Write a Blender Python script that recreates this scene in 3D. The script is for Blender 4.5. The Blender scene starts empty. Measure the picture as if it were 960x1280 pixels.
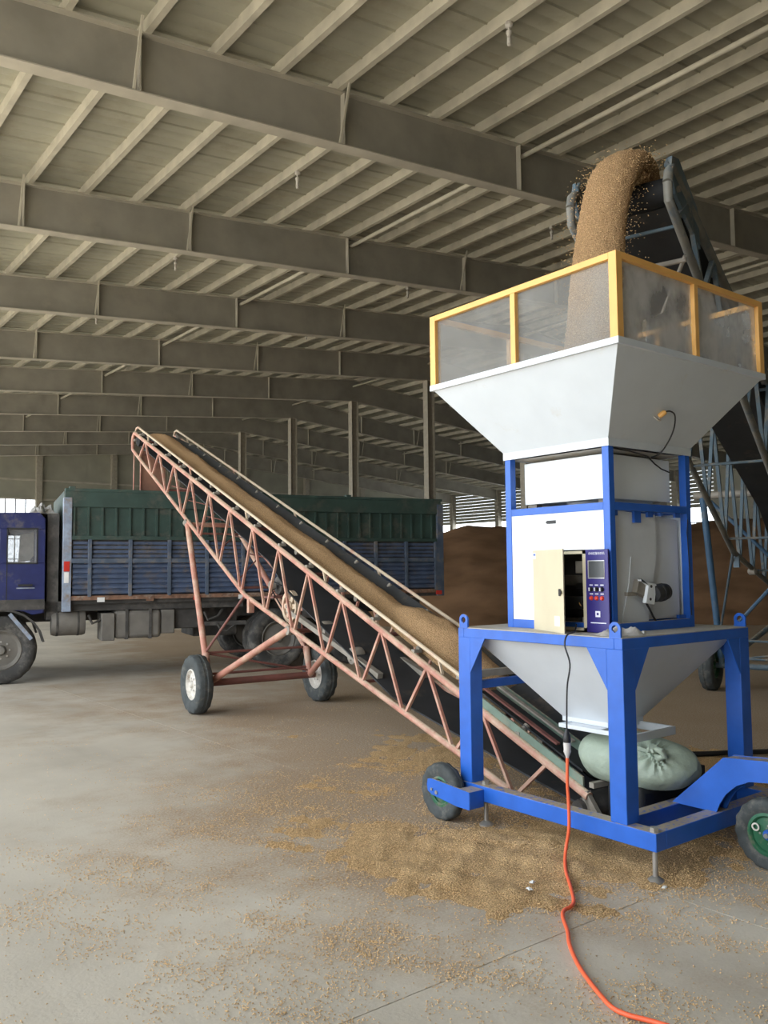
import bpy, bmesh, math, random
import numpy as np
from mathutils import Vector, Matrix
random.seed(7); rng = np.random.default_rng(7)
scene = bpy.context.scene
COL = scene.collection
R = math.radians

# ------------------------------------------------------------------ camera
cam_d = bpy.data.cameras.new('camera'); cam = bpy.data.objects.new('camera', cam_d); COL.objects.link(cam)
yaw, pitch, roll = R(37.93), R(3.913), R(-0.5375)
fw = Vector((math.sin(yaw)*math.cos(pitch), math.cos(yaw)*math.cos(pitch), math.sin(pitch)))
rt0 = Vector((math.cos(yaw), -math.sin(yaw), 0)); up0 = rt0.cross(fw)
rt = math.cos(roll)*rt0 + math.sin(roll)*up0; up = -math.sin(roll)*rt0 + math.cos(roll)*up0
M = Matrix((rt, up, -fw)).transposed().to_4x4(); M.translation = (0, 0, 1.5)
cam.matrix_world = M
cam_d.sensor_width = 36; cam_d.lens = 1058.9/1280*36; cam_d.clip_end = 500
scene.camera = cam

# ------------------------------------------------------------------ world, sun, exposure
w = bpy.data.worlds.new('sky'); scene.world = w; w.use_nodes = True
bg = w.node_tree.nodes['Background']; bg.inputs[0].default_value = (0.85, 0.93, 1.0, 1); bg.inputs[1].default_value = 2.6
sun_d = bpy.data.lights.new('sun', 'SUN'); sun_d.energy = 7.0; sun_d.angle = R(2); sun_d.color = (1.0, 0.93, 0.80)
sun = bpy.data.objects.new('sun', sun_d); COL.objects.link(sun)
sun.rotation_euler = (0, R(-24), R(8))          # high sun from the open side
scene.view_settings.view_transform = 'Standard'; scene.view_settings.look = 'None'
scene.view_settings.gamma = 1; scene.view_settings.use_curve_mapping = False
scene.view_settings.exposure = 0.95

# the open long side of the hall: a sampling portal for the sky (gives off no light of its own)
pd = bpy.data.lights.new('sky_portal', 'AREA'); pd.shape = 'RECTANGLE'; pd.size = 8.4; pd.size_y = 71
pd.cycles.is_portal = True
po = bpy.data.objects.new('sky_portal', pd); COL.objects.link(po)
po.location = (-3.4, 27, 4.2); po.rotation_euler = (0, R(-90), 0)

# ------------------------------------------------------------------ materials
def nodes_of(m): return m.node_tree.nodes, m.node_tree.links
def mat(name, col, rough=.6, metal=0., var=.12, vscale=6., bump=0., bscale=60., dirt=None, dirt_amt=0., dscale=3., top=None, top_amt=0., spec=.5, col2=None):
    m = bpy.data.materials.new(name); m.use_nodes = True
    N, L = nodes_of(m); b = N['Principled BSDF']
    b.inputs['Roughness'].default_value = rough; b.inputs['Metallic'].default_value = metal
    b.inputs['Specular IOR Level'].default_value = spec
    geo = N.new('ShaderNodeNewGeometry')
    nz = N.new('ShaderNodeTexNoise'); nz.inputs['Scale'].default_value = vscale; nz.inputs['Detail'].default_value = 5
    L.new(geo.outputs['Position'], nz.inputs['Vector'])
    rp = N.new('ShaderNodeValToRGB'); c = Vector(col)
    lo = [max(0, x*(1-var)) for x in col]; hi = [min(1, x*(1+var)) for x in (col2 or col)]
    rp.color_ramp.elements[0].color = (*lo, 1); rp.color_ramp.elements[1].color = (*hi, 1)
    rp.color_ramp.elements[0].position = .3; rp.color_ramp.elements[1].position = .7
    L.new(nz.outputs['Fac'], rp.inputs['Fac']); out = rp.outputs['Color']
    if dirt:
        n2 = N.new('ShaderNodeTexNoise'); n2.inputs['Scale'].default_value = dscale; n2.inputs['Detail'].default_value = 8; n2.inputs['Roughness'].default_value = .7
        L.new(geo.outputs['Position'], n2.inputs['Vector'])
        mr = N.new('ShaderNodeMapRange'); mr.inputs['From Min'].default_value = .62-.35*dirt_amt; mr.inputs['From Max'].default_value = .78-.25*dirt_amt
        L.new(n2.outputs['Fac'], mr.inputs['Value'])
        mx = N.new('ShaderNodeMixRGB'); mx.inputs['Color2'].default_value = (*dirt, 1)
        L.new(mr.outputs['Result'], mx.inputs['Fac']); L.new(out, mx.inputs['Color1']); out = mx.outputs['Color']
    if top:                                   # dust settled on faces that point up
        sx = N.new('ShaderNodeSeparateXYZ'); L.new(geo.outputs['Normal'], sx.inputs[0])
        m1 = N.new('ShaderNodeMapRange'); m1.inputs['From Min'].default_value = .6; m1.inputs['From Max'].default_value = .95
        L.new(sx.outputs['Z'], m1.inputs['Value'])
        n3 = N.new('ShaderNodeTexNoise'); n3.inputs['Scale'].default_value = 45; n3.inputs['Detail'].default_value = 4
        L.new(geo.outputs['Position'], n3.inputs['Vector'])
        m2 = N.new('ShaderNodeMapRange'); m2.inputs['From Min'].default_value = .7-.5*top_amt; m2.inputs['From Max'].default_value = .85-.5*top_amt
        L.new(n3.outputs['Fac'], m2.inputs['Value'])
        mu = N.new('ShaderNodeMath'); mu.operation = 'MULTIPLY'; L.new(m1.outputs['Result'], mu.inputs[0]); L.new(m2.outputs['Result'], mu.inputs[1])
        mx = N.new('ShaderNodeMixRGB'); mx.inputs['Color2'].default_value = (*top, 1)
        L.new(mu.outputs[0], mx.inputs['Fac']); L.new(out, mx.inputs['Color1']); out = mx.outputs['Color']
    L.new(out, b.inputs['Base Color'])
    if bump:
        nb = N.new('ShaderNodeTexNoise'); nb.inputs['Scale'].default_value = bscale; nb.inputs['Detail'].default_value = 4
        L.new(geo.outputs['Position'], nb.inputs['Vector'])
        bp = N.new('ShaderNodeBump'); bp.inputs['Strength'].default_value = bump; bp.inputs['Distance'].default_value = .02
        L.new(nb.outputs['Fac'], bp.inputs['Height']); L.new(bp.outputs['Normal'], b.inputs['Normal'])
    return m

DUST = (.36, .29, .20)
MT = {}
MT['white'] = mat('white_paint', (.63, .665, .70), .38, var=.03, dirt=(.58, .56, .52), dirt_amt=.02, dscale=5)
MT['whitepanel'] = mat('white_panel', (.80, .83, .85), .42, var=.02)
MT['innerwhite'] = mat('bucket_white', (.66, .68, .71), .45, var=.05)
MT['blue'] = mat('blue_paint', (.018, .112, .50), .38, var=.10, vscale=9, top=DUST, top_amt=.75)
MT['darkblue'] = mat('cabinet_blue', (.02, .11, .48), .40, var=.08)
MT['yellow'] = mat('yellow_paint', (.82, .44, .12), .42, var=.08)
MT['cream'] = mat('cream_paint', (.60, .53, .375), .42, var=.04)
MT['purple'] = mat('panel_face', (.030, .022, .17), .35, var=.05)
MT['steel'] = mat('bare_steel', (.42, .40, .37), .38, .7, var=.15)
MT['plate'] = mat('table_plate', (.42, .40, .36), .6, 0, var=.12, dirt=DUST, dirt_amt=.4, dscale=12)
MT['black'] = mat('black_plastic', (.018, .018, .020), .5, var=.2)
MT['blackrub'] = mat('black_rubber', (.008, .008, .009), .75, var=.2)
MT['belt'] = mat('conveyor_belt', (.028, .029, .031), .7, var=.25, vscale=4, dirt=(.12, .09, .06), dirt_amt=.12)
MT['tyre'] = mat('tyre_rubber', (.050, .056, .056), .8, var=.2, vscale=20, dirt=(.15, .14, .12), dirt_amt=.25, dscale=9)
MT['trucktyre'] = mat('truck_tyre', (.050, .047, .044), .85, var=.2, dirt=(.16, .145, .125), dirt_amt=.4, dscale=6)
MT['greenrim'] = mat('green_rim', (.020, .115, .055), .5, var=.15, dirt=(.20, .17, .12), dirt_amt=.25, dscale=14)
MT['whiterim'] = mat('pale_rim', (.62, .58, .52), .55, var=.12, dirt=(.22, .15, .10), dirt_amt=.3, dscale=14)
MT['red'] = mat('faded_red_paint', (.45, .20, .145), .6, var=.2, vscale=5, dirt=(.56, .40, .29), dirt_amt=.5, dscale=4, top=(.58, .46, .33), top_amt=.8)
MT['darkred'] = mat('dark_red_paint', (.20, .075, .060), .65, var=.2, dirt=(.10, .07, .055), dirt_amt=.3)
MT['railcream'] = mat('dusty_rail', (.58, .46, .33), .65, var=.12, dirt=(.42, .18, .13), dirt_amt=.25)
MT['grey'] = mat('dusty_grey_steel', (.26, .23, .19), .65, var=.2, vscale=10)
MT['greenboard'] = mat('green_skirt', (.15, .21, .165), .65, var=.2, vscale=8, dirt=(.30, .24, .17), dirt_amt=.3, top=DUST, top_amt=.5)
MT['bluegrey'] = mat('bluegrey_steel', (.085, .125, .155), .6, var=.2, dirt=(.24, .20, .15), dirt_amt=.3, dscale=5, top=DUST, top_amt=.6)
MT['greychord'] = mat('dusty_chord', (.19, .18, .155), .65, var=.2, dirt=(.07, .10, .13), dirt_amt=.35, dscale=5)
MT['bluepole'] = mat('blue_pole', (.045, .10, .17), .5, var=.2, dirt=(.16, .15, .13), dirt_amt=.25)
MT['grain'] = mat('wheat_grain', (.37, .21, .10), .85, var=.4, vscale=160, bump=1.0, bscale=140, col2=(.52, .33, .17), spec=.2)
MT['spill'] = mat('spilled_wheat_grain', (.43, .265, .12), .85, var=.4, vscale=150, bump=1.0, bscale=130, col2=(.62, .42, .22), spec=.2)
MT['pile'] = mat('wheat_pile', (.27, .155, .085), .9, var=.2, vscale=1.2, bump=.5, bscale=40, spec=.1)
MT['kernel'] = mat('wheat_kernel', (.46, .275, .12), .6, var=.35, vscale=90, col2=(.72, .50, .26), spec=.3)
MT['sack'] = mat('green_sack', (.33, .39, .31), .55, var=.10, vscale=12, bump=.3, bscale=30)
MT['orange'] = mat('orange_cord', (.86, .13, .045), .45, var=.05)
MT['clear'] = mat('clear_plug', (.55, .52, .50), .25, var=.1)
MT['rafter'] = mat('dusty_rafter', (.33, .305, .255), .75, var=.16, vscale=1.2, dirt=(.37, .335, .27), dirt_amt=.3, dscale=1)
MT['flange'] = mat('dusty_bounce_lit_flange', (.52, .475, .385), .75, var=.12, vscale=2)  # dusty steel, colour lightened to carry light bounced up from the floor
MT['purlin'] = mat('dusty_purlin', (.52, .475, .375), .7, var=.15, vscale=2.5)
MT['sheet'] = mat('roof_sheet', (.40, .385, .30), .65, var=.12, vscale=1.0, dirt=(.33, .30, .22), dirt_amt=.3, dscale=.8)
MT['column'] = mat('column_paint', (.38, .335, .26), .7, var=.12)
MT['wall'] = mat('wall_cladding', (.38, .36, .28), .7, var=.12, vscale=.8)
MT['window'] = mat('window_bar', (.25, .25, .24), .5)
MT['cabblue'] = mat('truck_blue', (.018, .024, .105), .35, var=.2, vscale=5, dirt=(.14, .125, .115), dirt_amt=.18, dscale=3)
MT['bedblue'] = mat('bed_blue', (.060, .084, .145), .6, var=.25, vscale=6, dirt=(.15, .12, .10), dirt_amt=.3, dscale=4)
MT['bedpost'] = mat('bed_post_blue', (.075, .10, .145), .6, var=.25, dirt=(.19, .155, .12), dirt_amt=.35, dscale=6)
MT['bedgreen'] = mat('bed_green', (.030, .058, .047), .6, var=.25, vscale=4, dirt=(.10, .095, .075), dirt_amt=.25)
MT['bedend'] = mat('bed_pale_blue', (.26, .31, .40), .55, var=.25, vscale=8, dirt=(.24, .18, .13), dirt_amt=.35, dscale=7)
MT['chassis'] = mat('dirty_chassis', (.060, .055, .050), .8, var=.3, vscale=6, dirt=(.13, .115, .10), dirt_amt=.35)
MT['rust'] = mat('rusty_edge', (.20, .105, .065), .8, var=.4, vscale=12, dirt=(.30, .26, .22), dirt_amt=.3, dscale=10)
MT['tank'] = mat('dusty_tank', (.16, .145, .125), .7, var=.2, vscale=5)
MT['redlens'] = mat('red_reflector', (.55, .035, .025), .3)
MT['paper'] = mat('white_paper', (.75, .74, .72), .7)
MT['tarp'] = mat('grey_tarp', (.34, .32, .30), .7, var=.25, vscale=8, bump=.4, bscale=20)
MT['redbtn'] = mat('red_button', (.75, .06, .03), .35)
MT['silver'] = mat('silver_bezel', (.60, .60, .62), .3, .6)
MT['screen'] = mat('screen_glass', (.075, .080, .085), .25)
MT['print'] = mat('white_print', (.72, .72, .80), .5)
MT['brownmetal'] = mat('rust_brown_plate', (.30, .15, .10), .7, var=.2)
MT['seat'] = mat('cab_lining', (.45, .42, .36), .8, var=.2, vscale=10)

def glassy(name, col, alpha, noise=None, rough=.4):
    """dusty clear sheet: part transparent, part dusty diffuse"""
    m = bpy.data.materials.new(name); m.use_nodes = True; N, L = nodes_of(m)
    for n in list(N):
        if n.type == 'BSDF_PRINCIPLED': N.remove(n)
    o = [n for n in N if n.type == 'OUTPUT_MATERIAL'][0]
    t = N.new('ShaderNodeBsdfTransparent'); d = N.new('ShaderNodeBsdfPrincipled'); mx = N.new('ShaderNodeMixShader')
    d.inputs['Base Color'].default_value = (*col, 1); d.inputs['Roughness'].default_value = rough
    if noise:
        geo = N.new('ShaderNodeNewGeometry'); mp = N.new('ShaderNodeMapping'); mp.inputs['Scale'].default_value = (1, 1, noise[4])
        nz = N.new('ShaderNodeTexNoise'); nz.inputs['Scale'].default_value = noise[0]; nz.inputs['Detail'].default_value = 6
        mr = N.new('ShaderNodeMapRange'); mr.inputs['From Min'].default_value = .38; mr.inputs['From Max'].default_value = .66
        mr.inputs['To Min'].default_value = noise[1]; mr.inputs['To Max'].default_value = noise[2]
        L.new(geo.outputs['Position'], mp.inputs['Vector']); L.new(mp.outputs[0], nz.inputs['Vector']); L.new(nz.outputs['Fac'], mr.inputs['Value']); L.new(mr.outputs['Result'], mx.inputs[0])
    else: mx.inputs[0].default_value = alpha
    L.new(t.outputs[0], mx.inputs[1]); L.new(d.outputs[0], mx.inputs[2]); L.new(mx.outputs[0], o.inputs['Surface'])
    return m
MT['filmclear'] = glassy('dusty_film', (.30, .29, .265), .4, (4, .24, .38, 0, 1))
MT['filmdusty'] = glassy('very_dusty_film', (.58, .56, .54), .5, (6, .22, .92, 0, .7))
MT['cabglass'] = glassy('cab_glass', (.30, .30, .30), .25)

def concrete(name, grainy=True):
    m = bpy.data.materials.new(name); m.use_nodes = True; N, L = nodes_of(m); b = N['Principled BSDF']
    b.inputs['Roughness'].default_value = .72; b.inputs['Specular IOR Level'].default_value = .35
    geo = N.new('ShaderNodeNewGeometry')
    def noise(sc, det=6, ro=.6, scale=None):
        n = N.new('ShaderNodeTexNoise'); n.inputs['Scale'].default_value = sc; n.inputs['Detail'].default_value = det; n.inputs['Roughness'].default_value = ro
        if scale:
            mp = N.new('ShaderNodeMapping'); mp.inputs['Scale'].default_value = scale; mp.inputs['Rotation'].default_value = (0, 0, R(25))
            L.new(geo.outputs['Position'], mp.inputs[0]); L.new(mp.outputs[0], n.inputs['Vector'])
        else: L.new(geo.outputs['Position'], n.inputs['Vector'])
        return n.outputs['Fac']
    def ramp(src, a, b_, pa=.3, pb=.7):
        r = N.new('ShaderNodeValToRGB'); r.color_ramp.elements[0].color = (*a, 1); r.color_ramp.elements[1].color = (*b_, 1)
        r.color_ramp.elements[0].position = pa; r.color_ramp.elements[1].position = pb; L.new(src, r.inputs[0]); return r.outputs[0]
    def mix(f, a, b_):
        x = N.new('ShaderNodeMixRGB')
        if hasattr(f, 'default_value') and not isinstance(f, float): L.new(f, x.inputs[0])
        else: x.inputs[0].default_value = f
        for i, c in ((1, a), (2, b_)):
            if isinstance(c, tuple): x.inputs[i].default_value = (*c, 1)
            else: L.new(c, x.inputs[i])
        return x.outputs[0]
    def mr(src, a, b_, c=0, d=1):
        x = N.new('ShaderNodeMapRange'); L.new(src, x.inputs[0])
        for i, v in zip((1, 2, 3, 4), (a, b_, c, d)): x.inputs[i].default_value = v
        return x.outputs[0]
    def math_(op, a, b_):
        x = N.new('ShaderNodeMath'); x.operation = op
        for i, c in ((0, a), (1, b_)):
            if isinstance(c, (int, float)): x.inputs[i].default_value = c
            else: L.new(c, x.inputs[i])
        return x.outputs[0]
    base = ramp(noise(.7, 8), (.42, .375, .31), (.59, .535, .45))
    base = mix(mr(noise(.9, 6, .6, (1, .25, 1)), .52, .72, 0, .5), base, (.30, .265, .22))      # tyre-dark streaks
    fine = noise(140, 2)
    base = mix(mr(fine, .3, .7, 0, .2), base, (.32, .29, .24))
    if grainy:
        dp = N.new('ShaderNodeVectorMath'); dp.operation = 'DISTANCE'; dp.inputs[1].default_value = (8.2, 5.4, 0)
        L.new(geo.outputs['Position'], dp.inputs[0])
        cov = mr(dp.outputs['Value'], 6.3, 3.6)                     # trodden grain dust round the feed conveyor
        d2 = N.new('ShaderNodeVectorMath'); d2.operation = 'DISTANCE'; d2.inputs[1].default_value = (14.5, 14, 0)
        L.new(geo.outputs['Position'], d2.inputs[0]); cov = math_('MAXIMUM', cov, mr(d2.outputs['Value'], 10.5, 7.5, 0, .9))
        d3 = N.new('ShaderNodeVectorMath'); d3.operation = 'DISTANCE'; d3.inputs[1].default_value = (3.9, 4.3, 0)
        L.new(geo.outputs['Position'], d3.inputs[0]); cov = math_('MAXIMUM', cov, mr(d3.outputs['Value'], 3.3, .9, 0, .8))
        d4 = N.new('ShaderNodeVectorMath'); d4.operation = 'DISTANCE'; d4.inputs[1].default_value = (6.0, 9.6, 0)
        L.new(geo.outputs['Position'], d4.inputs[0]); cov = math_('MAXIMUM', cov, mr(d4.outputs['Value'], 5.5, 2.0, 0, .55))
        patch = mr(math_('ADD', math_('MULTIPLY', cov, .62), math_('MULTIPLY', noise(1.6, 8, .65), .75)), .52, .80)
        spk = mr(noise(70, 3, .6), .35, .6, .35, 1)
        cl = ramp(noise(90, 2), (.20, .115, .06), (.40, .265, .14))
        base = mix(math_('MULTIPLY', math_('MULTIPLY', patch, spk), .9), base, cl)
    L.new(base, b.inputs['Base Color'])
    bp = N.new('ShaderNodeBump'); bp.inputs['Strength'].default_value = .25; bp.inputs['Distance'].default_value = .01
    L.new(noise(60, 5), bp.inputs['Height']); L.new(bp.outputs[0], b.inputs['Normal'])
    return m
MT['concrete'] = concrete('concrete_floor')
MT['yard'] = mat('yard_concrete', (.42, .40, .36), .8, var=.12, vscale=.5)
MT['joint'] = mat('joint_filler', (.20, .165, .12), .9, var=.2)

# ------------------------------------------------------------------ mesh builder
class MB:
    def __init__(s): s.v = []; s.f = []
    def add(s, vs, fs):
        o = len(s.v); s.v += [tuple(v) for v in vs]; s.f += [tuple(i+o for i in f) for f in fs]; return s
    def box(s, x0, x1, y0, y1, z0, z1):
        return s.add([(x0, y0, z0), (x1, y0, z0), (x1, y1, z0), (x0, y1, z0), (x0, y0, z1), (x1, y0, z1), (x1, y1, z1), (x0, y1, z1)],
                     [(0, 3, 2, 1), (4, 5, 6, 7), (0, 1, 5, 4), (1, 2, 6, 5), (2, 3, 7, 6), (3, 0, 4, 7)])
    def frame_(s, d, up):
        d = Vector(d).normalized(); u = Vector(up)
        if abs(d.dot(u)) > .98: u = Vector((1, 0, 0))
        a = d.cross(u).normalized(); return a, a.cross(d).normalized()
    def bar(s, p, q, w, h, upv=(0, 0, 1)):
        p, q = Vector(p), Vector(q); a, b = s.frame_(q-p, upv)
        vs = [c + a*i*w/2 + b*j*h/2 for c in (p, q) for i, j in ((-1, -1), (1, -1), (1, 1), (-1, 1))]
        return s.add(vs, [(3, 2, 1, 0), (4, 5, 6, 7), (0, 1, 5, 4), (1, 2, 6, 5), (2, 3, 7, 6), (3, 0, 4, 7)])
    def tube(s, p, q, r, n=10, r2=None):
        p, q = Vector(p), Vector(q); a, b = s.frame_(q-p, (0, 0, 1)); r2 = r if r2 is None else r2
        vs = [c + (a*math.cos(t) + b*math.sin(t))*rr for c, rr in ((p, r), (q, r2)) for t in [2*math.pi*i/n for i in range(n)]]
        fs = [(i, (i+1) % n, n+(i+1) % n, n+i) for i in range(n)] + [tuple(range(n))[::-1], tuple(range(n, 2*n))]
        return s.add(vs, fs)
    def path(s, pts, r, n=8, flat=1.0):
        P = [Vector(p) for p in pts]; rad = r if isinstance(r, (list, tuple)) else [r]*len(P)
        u = Vector((0, 0, 1)); rings = []
        for i, p in enumerate(P):
            d = (P[min(i+1, len(P)-1)] - P[max(i-1, 0)]).normalized()
            if i == 0:
                if abs(d.dot(u)) > .95: u = Vector((1, 0, 0))
            a = d.cross(u).normalized(); b = a.cross(d).normalized(); u = b
            rings.append([p + (a*math.cos(t) + b*math.sin(t)*flat)*rad[i] for t in [2*math.pi*k/n for k in range(n)]])
        vs = [v for rg in rings for v in rg]; m = len(P)
        fs = [(i*n+k, i*n+(k+1) % n, (i+1)*n+(k+1) % n, (i+1)*n+k) for i in range(m-1) for k in range(n)]
        fs += [tuple(range(n))[::-1], tuple(range((m-1)*n, m*n))]
        return s.add(vs, fs)
    def prism(s, poly, axis, a0, a1):
        def pt(p, a): return {'x': (a, p[0], p[1]), 'y': (p[0], a, p[1]), 'z': (p[0], p[1], a)}[axis]
        n = len(poly); vs = [pt(p, a0) for p in poly] + [pt(p, a1) for p in poly]
        return s.add(vs, [tuple(range(n))[::-1], tuple(range(n, 2*n))] + [(i, (i+1) % n, n+(i+1) % n, n+i) for i in range(n)])
    def lathe(s, prof, c, axis, n=24, wob=None):
        c = Vector(c); d = Vector(axis).normalized(); a, b = s.frame_(d, (0, 0, 1)); vs = []; m = len(prof)
        for j, (r, h) in enumerate(prof):
            for i in range(n):
                t = 2*math.pi*i/n; rr = r*(wob(i, j) if wob else 1)
                vs.append(c + d*h + (a*math.cos(t) + b*math.sin(t))*rr)
        fs = [(j*n+i, j*n+(i+1) % n, (j+1)*n+(i+1) % n, (j+1)*n+i) for j in range(m-1) for i in range(n)]
        if prof[0][0] > 1e-4: fs.append(tuple(range(n))[::-1])
        if prof[-1][0] > 1e-4: fs.append(tuple(range((m-1)*n, m*n)))
        return s.add(vs, fs)
    def ring(s, prof, c, axis, n=24, wob=None):            # closed profile round an axis
        c = Vector(c); d = Vector(axis).normalized(); a, b = s.frame_(d, (0, 0, 1)); vs = []; m = len(prof)
        for j, (r, h) in enumerate(prof):
            for i in range(n):
                t = 2*math.pi*i/n; rr = r*(wob(i, j) if wob else 1)
                vs.append(c + d*h + (a*math.cos(t) + b*math.sin(t))*rr)
        return s.add(vs, [(j*n+i, j*n+(i+1) % n, ((j+1) % m)*n+(i+1) % n, ((j+1) % m)*n+i) for j in range(m) for i in range(n)])
    def frustum(s, h0, z0, h1, z1, t=.004, cx=0, cy=0):     # thin-walled square funnel
        vs = [(cx+i*h, cy+j*h, z) for h, z in ((h0, z0), (h1, z1), (h1-t, z1), (h0-t, z0)) for i, j in ((-1, -1), (1, -1), (1, 1), (-1, 1))]
        return s.add(vs, [(k*4+i, k*4+(i+1) % 4, ((k+1) % 4)*4+(i+1) % 4, ((k+1) % 4)*4+i) for k in range(4) for i in range(4)])
    def mesh(s, name):
        me = bpy.data.meshes.new(name); me.from_pydata(s.v, [], s.f); bm = bmesh.new(); bm.from_mesh(me)
        bmesh.ops.recalc_face_normals(bm, faces=bm.faces); bm.to_mesh(me); bm.free()
        me.shade_smooth(); me.set_sharp_from_angle(angle=R(38)); return me
    def build(s, name, m, parent=None, bevel=0, **props):
        me = s.mesh(name); me.materials.append(MT[m]); o = bpy.data.objects.new(name, me); COL.objects.link(o)
        if parent: o.parent = parent
        if bevel:
            b = o.modifiers.new('bevel', 'BEVEL'); b.width = bevel; b.segments = 2; b.limit_method = 'ANGLE'
        for k, v in props.items(): o[k] = v
        return o

def smooth_path(P, R_, k=6):
    out, ro_ = [], []
    for i in range(len(P)-1):
        p0_, p1, p2, p3 = P[max(i-1, 0)], P[i], P[i+1], P[min(i+2, len(P)-1)]
        for j in range(k):
            t = j/k
            out.append(tuple(.5*((2*p1[c_])+(-p0_[c_]+p2[c_])*t+(2*p0_[c_]-5*p1[c_]+4*p2[c_]-p3[c_])*t*t+(-p0_[c_]+3*p1[c_]-3*p2[c_]+p3[c_])*t**3) for c_ in range(3)))
            ro_.append(R_[i]+(R_[i+1]-R_[i])*t)
    return out+[P[-1]], ro_+[R_[-1]]

def empty(name, loc, rotz=0, **props):
    o = bpy.data.objects.new(name, None); COL.objects.link(o); o.location = loc; o.rotation_euler = (0, 0, rotz); o.empty_display_size = .1
    for k, v in props.items(): o[k] = v
    return o
def tag(o, label, cat, group=None, kind=None):
    o['label'] = label; o['category'] = cat
    if group: o['group'] = group
    if kind: o['kind'] = kind
    return o
def copy_tree(o, parent=None):
    c = o.copy(); COL.objects.link(c); c.parent = parent
    for ch in list(o.children): copy_tree(ch, c)
    return c
def share(o, loc, parent=None, rotz=None):
    c = o.copy(); COL.objects.link(c); c.location = loc; c.parent = parent if parent else o.parent
    if rotz is not None: c.rotation_euler = (0, 0, rotz)
    return c

# ================================================================== THE HALL
RIDGE, XL, XR, YN, YF = 25.7, -3.5, 54.9, -8.5, 62.5
def ztop(x): return 8.85 + .1*min(x, 2*RIDGE-x)            # top of rafters / underside of purlins
def zbot(x): return 8.00 + .09*min(x, 2*RIDGE-x)
RAF = [-6.5, -.8, 4.9] + [11.5 + 6*k for k in range(9)]

floor = MB().box(XL-.2, XR, YN, YF, -.15, -.0025).build('floor', 'concrete', kind='structure')
slab = None
for i in range(-2, 9):
    for j in range(-2, 11):
        x0, x1 = max(XL-.2, 3.47+6*i+.0025), min(XR, 3.47+6*(i+1)-.0025); y0, y1 = max(YN, 2.40+6*j+.0025), min(YF, 2.40+6*(j+1)-.0025)
        if x1-x0 < .1 or y1-y0 < .1: continue
        MB().box(x0, x1, y0, y1, -.05, 0).build('floor_slab', 'concrete', floor)
MB().box(-60, XL-.2, -60, 110, -.15, -.02).build('yard_ground', 'yard', kind='structure')

ceiling = empty('ceiling', (0, 0, 0), kind='structure')
# roof sheets: strips across the hall with a turned-down seam
def sheet(x0, x1):
    z0, z1 = ztop(x0)+.20, ztop(x1)+.20; W = .87
    mb = MB()
    vs = []
    for x, z in ((x0, z0), (x1, z1)):
        vs += [(x, 0, z), (x, .022, z-.028), (x, .05, z), (x, .28, z), (x, .30, z+.014), (x, .33, z+.014), (x, .35, z), (x, .57, z), (x, .59, z+.014), (x, .62, z+.014), (x, .64, z), (x, W+.004, z), (x, W+.004, z+.05), (x, 0, z+.05)]
    n = 14
    mb.add(vs, [tuple(range(n)), tuple(range(n, 2*n))[::-1]] + [(i, (i+1) % n, n+(i+1) % n, n+i) for i in range(n)])
    return mb.build('roof_sheet', 'sheet', ceiling)
for x0, x1 in ((XL-.6, RIDGE), (RIDGE, XR+.6)):
    s0 = sheet(x0, x1); s0.location = (0, YN, 0)
    for k in range(1, 82): share(s0, (0, YN+.87*k, 0))
# purlins: C sections along the hall
def purlin(x, sgn):
    z = ztop(x); h, f, t = .20, .095*sgn, .008
    poly = [(0, 0), (f, 0), (f, .022), (f-t*sgn, .022), (f-t*sgn, t), (t*sgn, t), (t*sgn, h-t), (f, h-t), (f, h), (0, h)]
    return MB().prism(poly, 'y', YN, YF).build('purlin', 'purlin', ceiling)
p0 = purlin(RIDGE-1, 1); p0.location = (RIDGE-.6, 0, ztop(RIDGE-.6))
x = 12.46 - 1.13*14
while x < XR:
    if abs(x-RIDGE) > .2: share(p0, (x, 0, ztop(x)))
    x += 1.13
# round tie tubes bolted between the rafter webs
for xt in (1.4, 12.62, 25.7, 38.8):
    MB().tube((xt, YN, zbot(xt)+.78), (xt, YF, zbot(xt)+.78), .05, 10).build('tie_tube', 'purlin', ceiling)
# rafters with flanges, stiffener plates and raked flange braces
def rafter():
    mb = MB(); pts = [(XL, ), (RIDGE, ), (XR, )]
    mb.prism([(XL, zbot(XL)), (RIDGE, zbot(RIDGE)), (XR, zbot(XR)), (XR, ztop(XR)), (RIDGE, ztop(RIDGE)), (XL, ztop(XL))], 'y', -.008, .008)
    r = mb.build('rafter', 'rafter', ceiling)
    for fn, d, nm in ((zbot, -.02, 'bottom_flange'), (ztop, -.02, 'top_flange')):
        m2 = MB()
        for a, b in ((XL, RIDGE), (RIDGE, XR)):
            m2.prism([(a, fn(a)+d), (b, fn(b)+d), (b, fn(b)+d+.02), (a, fn(a)+d+.02)], 'y', -.13, .13)
        m2.build(nm, 'flange', r)
    st = []
    for xs in (4.5, 8.1, 12.46, 16.6, 20.6, 30.6, 34.8, 38.9, 43):
        st.append(MB().box(xs-.008, xs+.008, -.125, .125, zbot(xs), ztop(xs)-.02).build('stiffener', 'flange', r))
    for xs in (8.0, 16.4, 4.4, 35, 43.2):
        for sg in (-1, 1):
            MB().bar((xs, sg*.12, zbot(xs)+.01), (xs, sg*.42, ztop(xs)+.05), .035, .035).build('flange_brace', 'purlin', r)
    return r
r0 = rafter(); r0.location = (0, RAF[0], 0)
for y in RAF[1:]:
    c = copy_tree(r0, ceiling); c.location = (0, y, 0)

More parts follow.
